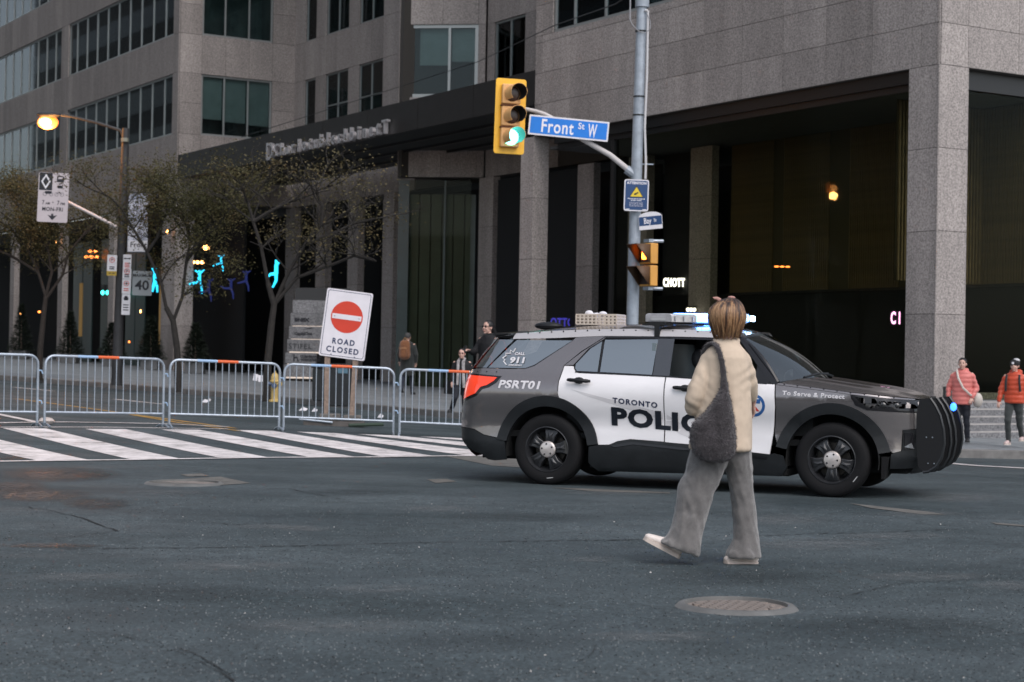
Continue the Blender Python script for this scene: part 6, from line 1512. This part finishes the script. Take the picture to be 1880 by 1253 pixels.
# --- people in the background ------------------------------------------------
def person(px,py,h_px,label,face,coat,trous,hair,arms,legs,sh=(.02,.02,.02),skin=SKIN2,coat_len=.44,bulk=1.0,hairk='short',vox=.016,dz=.14,quilt=False,smile=False,glasses=None,lean=0,shoec=None,P=None,stand=0):
    P=P or hit(px,py,dz); H=h_px*P.y/F; k=H/1.70; yaw=face                  # face: 0 = towards the camera
    t=thing('person',label,'person',P,yaw)
    def q(x,y,z): return Vector((x*k,y*k+lean*(z-.9),z*k))
    hipz=.92; shz=1.40
    b=MB(); hcn=q(0,-.01,1.575); HM_=head(b,hcn,k*1.0,0,0)
    capsule(b,q(0,.01,1.50),q(0,.02,1.40),.048*k,.055*k); capsule(b,q(0,.02,1.36),q(0,.02,.98),.12*k,.12*k,1.15,.75)
    cm=MB(); tm=MB()
    rings(cm,[(0,.015*k,1.47*k,.06*k,.06*k),(0,.02*k,1.44*k,.11*k*bulk,.085*k),(0,.02*k,1.40*k,.160*k*bulk,.100*k*bulk),(0,.015*k,1.30*k,.20*k*bulk,.125*k*bulk),(0,.01*k,1.12*k,.175*k*bulk,.13*k*bulk),(0,.01*k,.98*k,.185*k*bulk,.14*k*bulk),(0,.01*k,(1.42-coat_len-.1)*k,.19*k*bulk,.145*k*bulk),(0,.01*k,(1.40-coat_len-.13)*k,.18*k*bulk,.135*k*bulk)],20)
    for s_,(ex,ey,ez,hx,hy,hz) in zip((-1,1),arms):
        S_=q(s_*.17*bulk,.02,1.37); E_=q(ex,ey,ez); Hn=q(hx,hy,hz)
        capsule(b,S_,E_,.045*k,.036*k); capsule(b,E_,Hn,.034*k,.026*k)
        capsule(cm,S_-Vector((0,0,.02*k)),E_,.056*k*bulk,.052*k*bulk); capsule(cm,E_,E_+(Hn-E_)*.92,.054*k*bulk,.042*k*bulk)
        d=(Hn-E_).normalized(); hand(b,Hn,d,(0,-1,.2) if abs(d.y)<.8 else (0,0,1),k*.95,.6)
    for s_,(kx,ky,kz,fx,fy,fz_) in zip((-1,1),legs):
        Hp=q(s_*.085,.0,.90); K=q(kx,ky,kz); A=q(fx,fy,fz_)
        capsule(b,Hp,K,.075*k,.05*k); capsule(b,K,A,.048*k,.035*k)
        capsule(tm,Hp,K,.095*k,.068*k); capsule(tm,K,A,.066*k,.052*k)
        fd=q(fx+s_*.02,fy-.17,max(.02,fz_-.075)); hl_=q(fx,fy+.075,max(.02,fz_-.075))
        shoe(t,fd,hl_,m=shoec or mat('dark_shoe',(.02,.02,.022),.5),so=mat('dark_sole',(.03,.03,.03),.6) if not shoec else SO,wd=.045*k)
    capsule(tm,q(-.06,.01,.95),q(.06,.01,.95),.11*k,.11*k)
    blob(b,'body',skin,t,.0095,1)
    def wr(p,no):
        d=.007*nz(p,7,px*.1)+.004*nz(p,18,2)
        if quilt: d+=.010*abs(math.sin(p.z*math.pi/.085))-.004
        return d
    blob(cm,'coat',coat,t,vox,1,wr); blob(tm,'trousers',trous,t,vox,1,lambda p,no:.007*nz(p,9,4)+.004*math.sin(p.z*40+4*nz(p,4)))
    hb=MB(); c=hcn
    if hairk=='short': hb.sphere((c.x,c.y+.022*k,c.z+.035*k),(.088*k,.098*k,.092*k),14)
    if hairk=='tied': hb.sphere((c.x,c.y+.024*k,c.z+.038*k),(.087*k,.096*k,.09*k),14); hb.sphere((c.x+.01,c.y+.12*k,c.z-.02*k),(.03*k,.035*k,.05*k),8)
    if hairk=='long': hb.sphere((c.x,c.y+.028*k,c.z+.035*k),(.09*k,.098*k,.095*k),14); hb.add(*(lambda m_:(m_.v,m_.f))(MB().sphere((c.x,c.y+.075*k,c.z-.09*k),(.085*k,.05*k,.15*k),12)))
    if hairk=='windy': hb.sphere((c.x,c.y+.028*k,c.z+.035*k),(.09*k,.098*k,.095*k),14); m_=MB(); capsule(m_,(c.x,c.y+.08*k,c.z+.0),(c.x+.02,c.y+.17*k,c.z-.11*k),.075*k,.035*k); hb.add(m_.v,m_.f)
    blob(hb,'hair',hair,t,.012,1,lambda p,no:.005*nz(p,40,3) - (.0 if p.y>c.y-.05 else 0))
    # keep the face clear of the hair cap
    ho=[ch for ch in t.children if ch.name.startswith('hair')][0]
    for v in ho.data.vertices:
        fz_=c.y-.040*k
        if v.co.y<fz_ and v.co.z<c.z+.062*k: v.co.y=fz_+.01*k
    face_bits(t,HM_,glasses is not None,smile)
    if glasses:
        m_=MB()
        for s_ in(-1,1): m_.sphere((s_*.034,-.084,.012),(.027 if glasses=='sun' else .022,.006,.017),10); m_.tube([(s_*.06,-.075,.018),(s_*.082,.0,.012)],.004,5)
        m_.tube([(-.012,-.09,.016),(.012,-.09,.016)],.004,5)
        o=m_.build('sunglasses' if glasses=='sun' else 'glasses',BLACK if glasses=='sun' else mat('thin_glasses',(.12,.05,.04),.3),t); o.matrix_local=HM_
    return t,k,HM_
DK=fab('black_wool_coat',(.006,.006,.008),.2,60,.8,0); DKT=fab('dark_trousers',(.009,.011,.018),.25,60,.85,0); BLH=mat('black_hair',(.008,.007,.008),.45,var=.3,vscale=30)
PK=mat('coral_pink_nylon',(.62,.17,.15),.5,var=.06,vscale=4,sheen=.2); OR=mat('orange_red_nylon',(.50,.055,.015),.5,var=.08,vscale=4,sheen=.2)
rel=((-.24,.03,1.12,-.24,-.04,.88),(.24,.03,1.12,.24,-.04,.88))
walk=((-.09,-.12,.50,-.08,-.14,.10),(.09,.02,.50,.10,.20,.16))
t,k,HM_=person(1765,814,157,'smiling person in a coral pink puffer jacket by the corner column',R(-22),PK,DKT,BLH,((-.27,.04,1.10,-.27,-.02,.90),(.27,.05,1.10,.20,-.08,.90)),((-.08,-.03,.50,-.07,.0,.10),(.09,.0,.50,.11,.03,.10)),bulk=1.04,hairk='tied',quilt=True,smile=True,coat_len=.50)
hd=MB(); capsule(hd,(-.07*k,.09*k,1.44*k),(.07*k,.09*k,1.44*k),.06*k,.06*k); blob(hd,'hood',PK,t,.016,1)
sb=MB().tube([(-.10*k,-.09*k,1.46*k),(-.06*k,-.155*k,1.30*k),(.04*k,-.175*k,1.10*k),(.17*k,-.13*k,.97*k),(.25*k,-.02,.92*k)],.02,6,flat=.6); 
bgw=sb.sphere((.30*k,.03,.86*k),(.10*k,.09*k,.15*k),14).build('cross_body_bag',mat('white_leather',(.55,.50,.45),.55,var=.05),None); bgw.location=t.location; bgw.rotation_euler=t.rotation_euler; tag(bgw,'white cross-body bag worn by the person in the pink jacket','bag')
t,k,HM_=person(1861,822,162,'person in an orange-red puffer jacket and black-and-white beanie, walking at the right edge',R(-30),OR,fab('dark_green_grey_trousers',(.025,.03,.03),.25),BLH,((-.25,-.02,1.12,-.27,-.10,.88),(.24,.06,1.12,.26,.08,.88)),((-.08,-.16,.52,-.08,-.08,.13),(.09,.05,.50,.10,.22,.20)),bulk=1.03,quilt=True,coat_len=.42,shoec=mat('pale_pink_trainers',(.55,.42,.40),.6))
bn=MB(); c=HM_.to_translation(); bn.sphere((c.x,c.y+.012,c.z+.045*k),(.098*k,.108*k,.085*k),16); blob(bn,'beanie',mat('black_knit',(.015,.016,.018),.9,bump=.6,bscale=80),t,.012,1)
MB().sphere((c.x+.02,c.y+.03,c.z+.10*k),(.07*k,.08*k,.045*k),12).build('beanie_top',mat('white_knit',(.5,.5,.52),.9,bump=.6,bscale=80),t)
MB().box(-.02,.02,-.004,.004,-.02,.02,T(c.x-.01,c.y-.10*k,c.z+.05*k)).build('beanie_label',SIGNW,t)
hd=MB(); capsule(hd,(-.08*k,.09*k,1.45*k),(.08*k,.09*k,1.45*k),.06*k,.06*k); blob(hd,'hood',OR,t,.016,1)
rs_=MB()
for s_ in(-1,1): rs_.tube([(s_*.12*k,-.12*k,1.40*k),(s_*.13*k,-.155*k,1.25*k),(s_*.14*k,-.12*k,1.08*k)],.02,6,flat=.5)
rs_.sphere((0,.22*k,1.22*k),(.15*k,.10*k,.22*k),12)
o=rs_.build('rucksack',mat('black_nylon',(.02,.022,.024),.6),None); o.location=t.location; o.rotation_euler=t.rotation_euler; tag(o,'dark rucksack worn over the orange-red jacket','rucksack')
# backpack walker seen from behind
t,k,HM_=person(747,727,116,'person seen from behind with a brown backpack, walking on the pavement past the columns',R(165),fab('dark_grey_coat',(.018,.022,.022),.3),fab('navy_trousers',(.015,.02,.035),.3),mat('grey_hair',(.06,.06,.06),.8),((-.25,.05,1.12,-.22,-.05,.90),(.25,.0,1.12,.25,-.10,.92)),((-.08,-.14,.50,-.08,-.20,.11),(.09,.05,.50,.10,.18,.16)),bulk=1.08,coat_len=.72)
bp_=MB(); capsule(bp_,(0,.24*k,1.40*k),(0,.25*k,1.08*k),.13*k,.15*k,1.1,.8); capsule(bp_,(0,.36*k,1.22*k),(0,.36*k,1.08*k),.09*k,.09*k,1.1,.6)
blob(bp_,'backpack_tmp',fab('brown_backpack_canvas',(.19,.075,.03),.3,80),None,.016,1,lambda p,no:.006*nz(p,12)); o=bpy.data.objects['backpack_tmp']; o.name='backpack'; o.data.name='backpack'; o.location=t.location; o.rotation_euler=t.rotation_euler; tag(o,'brown backpack on the person walking past the columns','backpack')
MB().tube([(-.06*k,.22*k,1.50*k),(0,.26*k,1.56*k),(.06*k,.22*k,1.50*k)],.014,6).box(-.11*k,.11*k,.42*k,.43*k,1.27*k,1.285*k).build('strap',mat('tan_strap',(.35,.2,.09),.6),o)
# person with scarf, half behind the car
Ps=hit(846,776,.14)
t,k,HM_=person(846,776,136,'person with glasses, dark jacket and long pale scarf, left of the police car tail',R(-12),DK,DKT,BLH,((-.22,-.02,1.12,-.20,-.10,.92),(.25,.05,1.12,.20,-.08,.95)),((-.10,-.22,.55,-.22,-.02,.30),(.08,.0,.50,.08,.05,.10)),hairk='long',glasses='thin',P=Ps,coat_len=.48)
sc_=MB().tube([(-.055*k,.02,1.47*k),(-.06*k,-.11*k,1.40*k),(-.055*k,-.155*k,1.15*k),(-.06*k,-.16*k,.86*k)],[.025,.028,.024,.022],8,flat=.6).tube([(.05*k,.02,1.47*k),(.06*k,-.11*k,1.38*k),(.075*k,-.15*k,1.1*k),(.10*k,-.15*k,.80*k)],[.03,.03,.028,.03],8,flat=.6).tube([(-.06*k,.04*k,1.475*k),(0,.09*k,1.48*k),(.06*k,.04*k,1.475*k)],.03,8).build('scarf',mat('pale_striped_scarf',(.32,.30,.30),.8,var=.6,vscale=9),t)
# tall person with sunglasses and phone, behind the car
Pt=hit(893,772,.14)
t,k,HM_=person(893,772,184,'long-haired person in black with sunglasses, holding a phone behind the police car',R(-42),DK,DKT,BLH,((-.22,-.10,1.14,-.15,-.32,1.18),(.25,.04,1.12,.24,-.02,.90)),((-.08,-.06,.50,-.08,-.04,.10),(.09,.03,.50,.10,.10,.11)),hairk='windy',glasses='sun',P=Pt,coat_len=.6,bulk=1.04)
o=tag(MB().box(-.035,.035,-.006,.006,-.07,.07,T(-.15*k,-.41*k,1.20*k)@RX(R(-25))).build('phone',BLK_MET,None,.003),'black phone held by the person in sunglasses','phone'); o.location=t.location; o.rotation_euler=t.rotation_euler

# ---------------------------------------------------------------- trees
BARK=mat('dark_bark',(.022,.019,.017),.9,var=.4,vscale=12,bump=.6,bscale=18)
def leafmat(name,a,b,c):
    m=bpy.data.materials.new(name); m.use_nodes=True; n=m.node_tree; bs=n.nodes['Principled BSDF']
    g_=node(n,'NewGeometry'); x=node(n,'TexNoise'); x.inputs['Scale'].default_value=1.1; x.inputs['Detail'].default_value=5; x.inputs['Roughness'].default_value=.8; n.links.new(g_.outputs['Position'],x.inputs['Vector'])
    r=node(n,'ValToRGB'); r.color_ramp.elements[0].position=.36; r.color_ramp.elements[0].color=(*a,1); r.color_ramp.elements[1].position=.66; r.color_ramp.elements[1].color=(*c,1); e=r.color_ramp.elements.new(.52); e.color=(*b,1)
    n.links.new(x.outputs['Fac'],r.inputs[0]); n.links.new(r.outputs[0],bs.inputs['Base Color']); bs.inputs['Roughness'].default_value=.75
    tr=node(n,'BsdfTranslucent'); n.links.new(r.outputs[0],tr.inputs[0]); mx=node(n,'MixShader'); mx.inputs[0].default_value=.3; out=n.nodes['Material Output']
    n.links.new(bs.outputs[0],mx.inputs[1]); n.links.new(tr.outputs[0],mx.inputs[2]); n.links.new(mx.outputs[0],out.inputs[0]); return m
LEAF=leafmat('autumn_olive_leaves',(.055,.058,.022),(.085,.078,.03),(.13,.085,.035)); LEAF2=leafmat('sparse_bronze_leaves',(.07,.065,.03),(.12,.10,.045),(.16,.11,.05))
def tree(px,py,label,path,limbs,top_px,nleaf,lm,spread=1.0,seed=1,lsz=.07):
    b=hit(px,py,.14); Y=b.y; r=random.Random(seed); t=thing('street_tree',label,'tree',b,0,'young street trees along the pavement')
    Q=lambda x,y:at(x,y,Y)-b
    tr=MB(); pts=[Q(*p) for p in path]; tr.tube([(0,0,-.05)]+pts,[.10]+[.085-.03*i/len(pts) for i in range(len(pts))],9)
    tips=[]
    def grow(p,d,L,rad,dep):
        n=4; q=[p]; dd=d.copy()
        for i in range(n):
            dd=(dd+Vector((r.uniform(-.25,.25),r.uniform(-.25,.25),r.uniform(-.12,.18)))).normalized(); q.append(q[-1]+dd*L/n)
        tr.tube(q,[rad*(1-.45*i/n) for i in range(n+1)],5 if dep>1 else 6,caps=False)
        for i in range(2,n+1): tips.append((q[i],dep))
        if dep<4:
            for k_ in range(3 if dep<3 else 2):
                f=r.uniform(.45,1); i=min(n-1,int(f*n)); pp=q[i]+(q[i+1]-q[i])*(f*n-i) if i<n else q[-1]
                a=r.uniform(0,6.28); nd=(dd*.75+Vector((math.cos(a),math.sin(a)*.9,r.uniform(-.15,.45)))*.8*spread).normalized()
                grow(pp,nd,L*r.uniform(.55,.8),rad*.55,dep+1)
    for lim in limbs:
        lim=[(p[0],p[1]+max(0,470-p[1])*.30)+tuple(p[2:]) for p in lim]
        q=[Q(*p) if len(p)==2 else Q(p[0],p[1])+Vector((0,p[2],0)) for p in lim]; m_=len(q)
        tr.tube(q,[.048-.028*i/m_ for i in range(m_)],7)
        for i in range(1,m_):
            d=(q[i]-q[i-1]).normalized()
            for _ in range(2):
                a=r.uniform(0,6.28); grow(q[i],(d*.6+Vector((math.cos(a),math.sin(a),.25))*.9).normalized(),r.uniform(.5,.95)*spread,.022,2)
    tr.build('trunk',BARK,t,clean=False)
    lv=MB(); tips2=[p for p,d in tips if d>=2]
    cl=[r.choice(tips2)+Vector((r.gauss(0,.18),r.gauss(0,.18),r.gauss(0,.12))) for _ in range(max(40,nleaf//22))]
    for _ in range(nleaf):
        c=r.choice(cl)+Vector((r.gauss(0,.21),r.gauss(0,.21),r.gauss(0,.15)))
        a=Vector((r.uniform(-1,1),r.uniform(-1,1),r.uniform(-.7,.4))).normalized(); e=a.cross(Vector((r.uniform(-1,1),r.uniform(-1,1),r.uniform(-1,1)))).normalized(); s_=lsz*r.uniform(.5,1.3)
        lv.add([c,c+a*s_*.5+e*s_*.28,c+a*s_,c+a*s_*.5-e*s_*.28],[(0,1,2,3)])
    lv.build('crown',lm,t,clean=False)
    return t
tree(72,695,'leafy young tree at the far left, behind the first crowd barrier',[(74,640),(80,580),(84,545)],[[(84,545),(70,500),(50,450),(20,400),(-20,360)],[(84,545),(95,500),(88,450),(95,400),(70,345)],[(84,550),(115,505),(125,465),(150,420),(180,380)],[(88,450),(60,400),(40,350)],[(70,500),(20,470),(-30,440),(-70,400)]],300,30000,LEAF,1.15,3,.062)
tree(328,717,'leafy young tree with a crooked forked trunk beside the corner column of the left wing',[(325,640),(318,590),(305,565)],[[(305,565),(296,520),(270,460),(245,400),(225,350),(205,320)],[(318,590),(335,545),(342,480),(350,430),(340,380),(330,330)],[(342,480),(370,430),(400,390),(420,350)],[(270,460),(290,420),(300,370),(290,320)],[(350,430),(380,395),(395,345)]],300,26000,LEAF,1.1,8,.06)
tree(490,734,'almost bare young tree with sparse bronze leaves, left of the directory sign',[(492,660),(498,600),(503,560),(492,520)],[[(503,560),(530,500),(560,440),(590,390),(620,370)],[(492,520),(480,450),(465,380),(455,330),(440,300)],[(560,440),(600,420),(650,385),(690,372)],[(503,560),(545,510),(600,490),(650,470),(690,480)],[(590,390),(592,340),(580,300),(600,290)],[(465,380),(500,350),(530,330)]],300,3600,LEAF2,1.1,12,.065)
# ---------------------------------------------------------------- the other sides of the junction, out of frame but mirrored in paint and glass
OPP=mat('opposite_limestone',(.13,.13,.125),.8,var=.15,vscale=.5); OW=mat('opposite_window_band',(.03,.04,.045),.15)
def block(x,y,wx,wy,h,rz,label):
    t=thing('office_tower',label,'building',(x,y,g(0,10)),rz)
    MB().box(-wx/2,wx/2,-wy/2,wy/2,0,h).build('wall',OPP,t)
    mb=MB(); z=4
    while z<h-2:
        mb.box(-wx/2-.05,wx/2+.05,-wy/2-.05,wy/2+.05,z,z+1.9); z+=3.6
    mb.build('window_band',OW,t)
block(-30,-52,34,26,13,R(8),'pale stone office block behind the camera to the left')
block(34,-44,30,24,10,R(-12),'pale stone office block behind the camera to the right')
block(-92,88,70,120,52,BANG,'pale stone office block across the closed street')
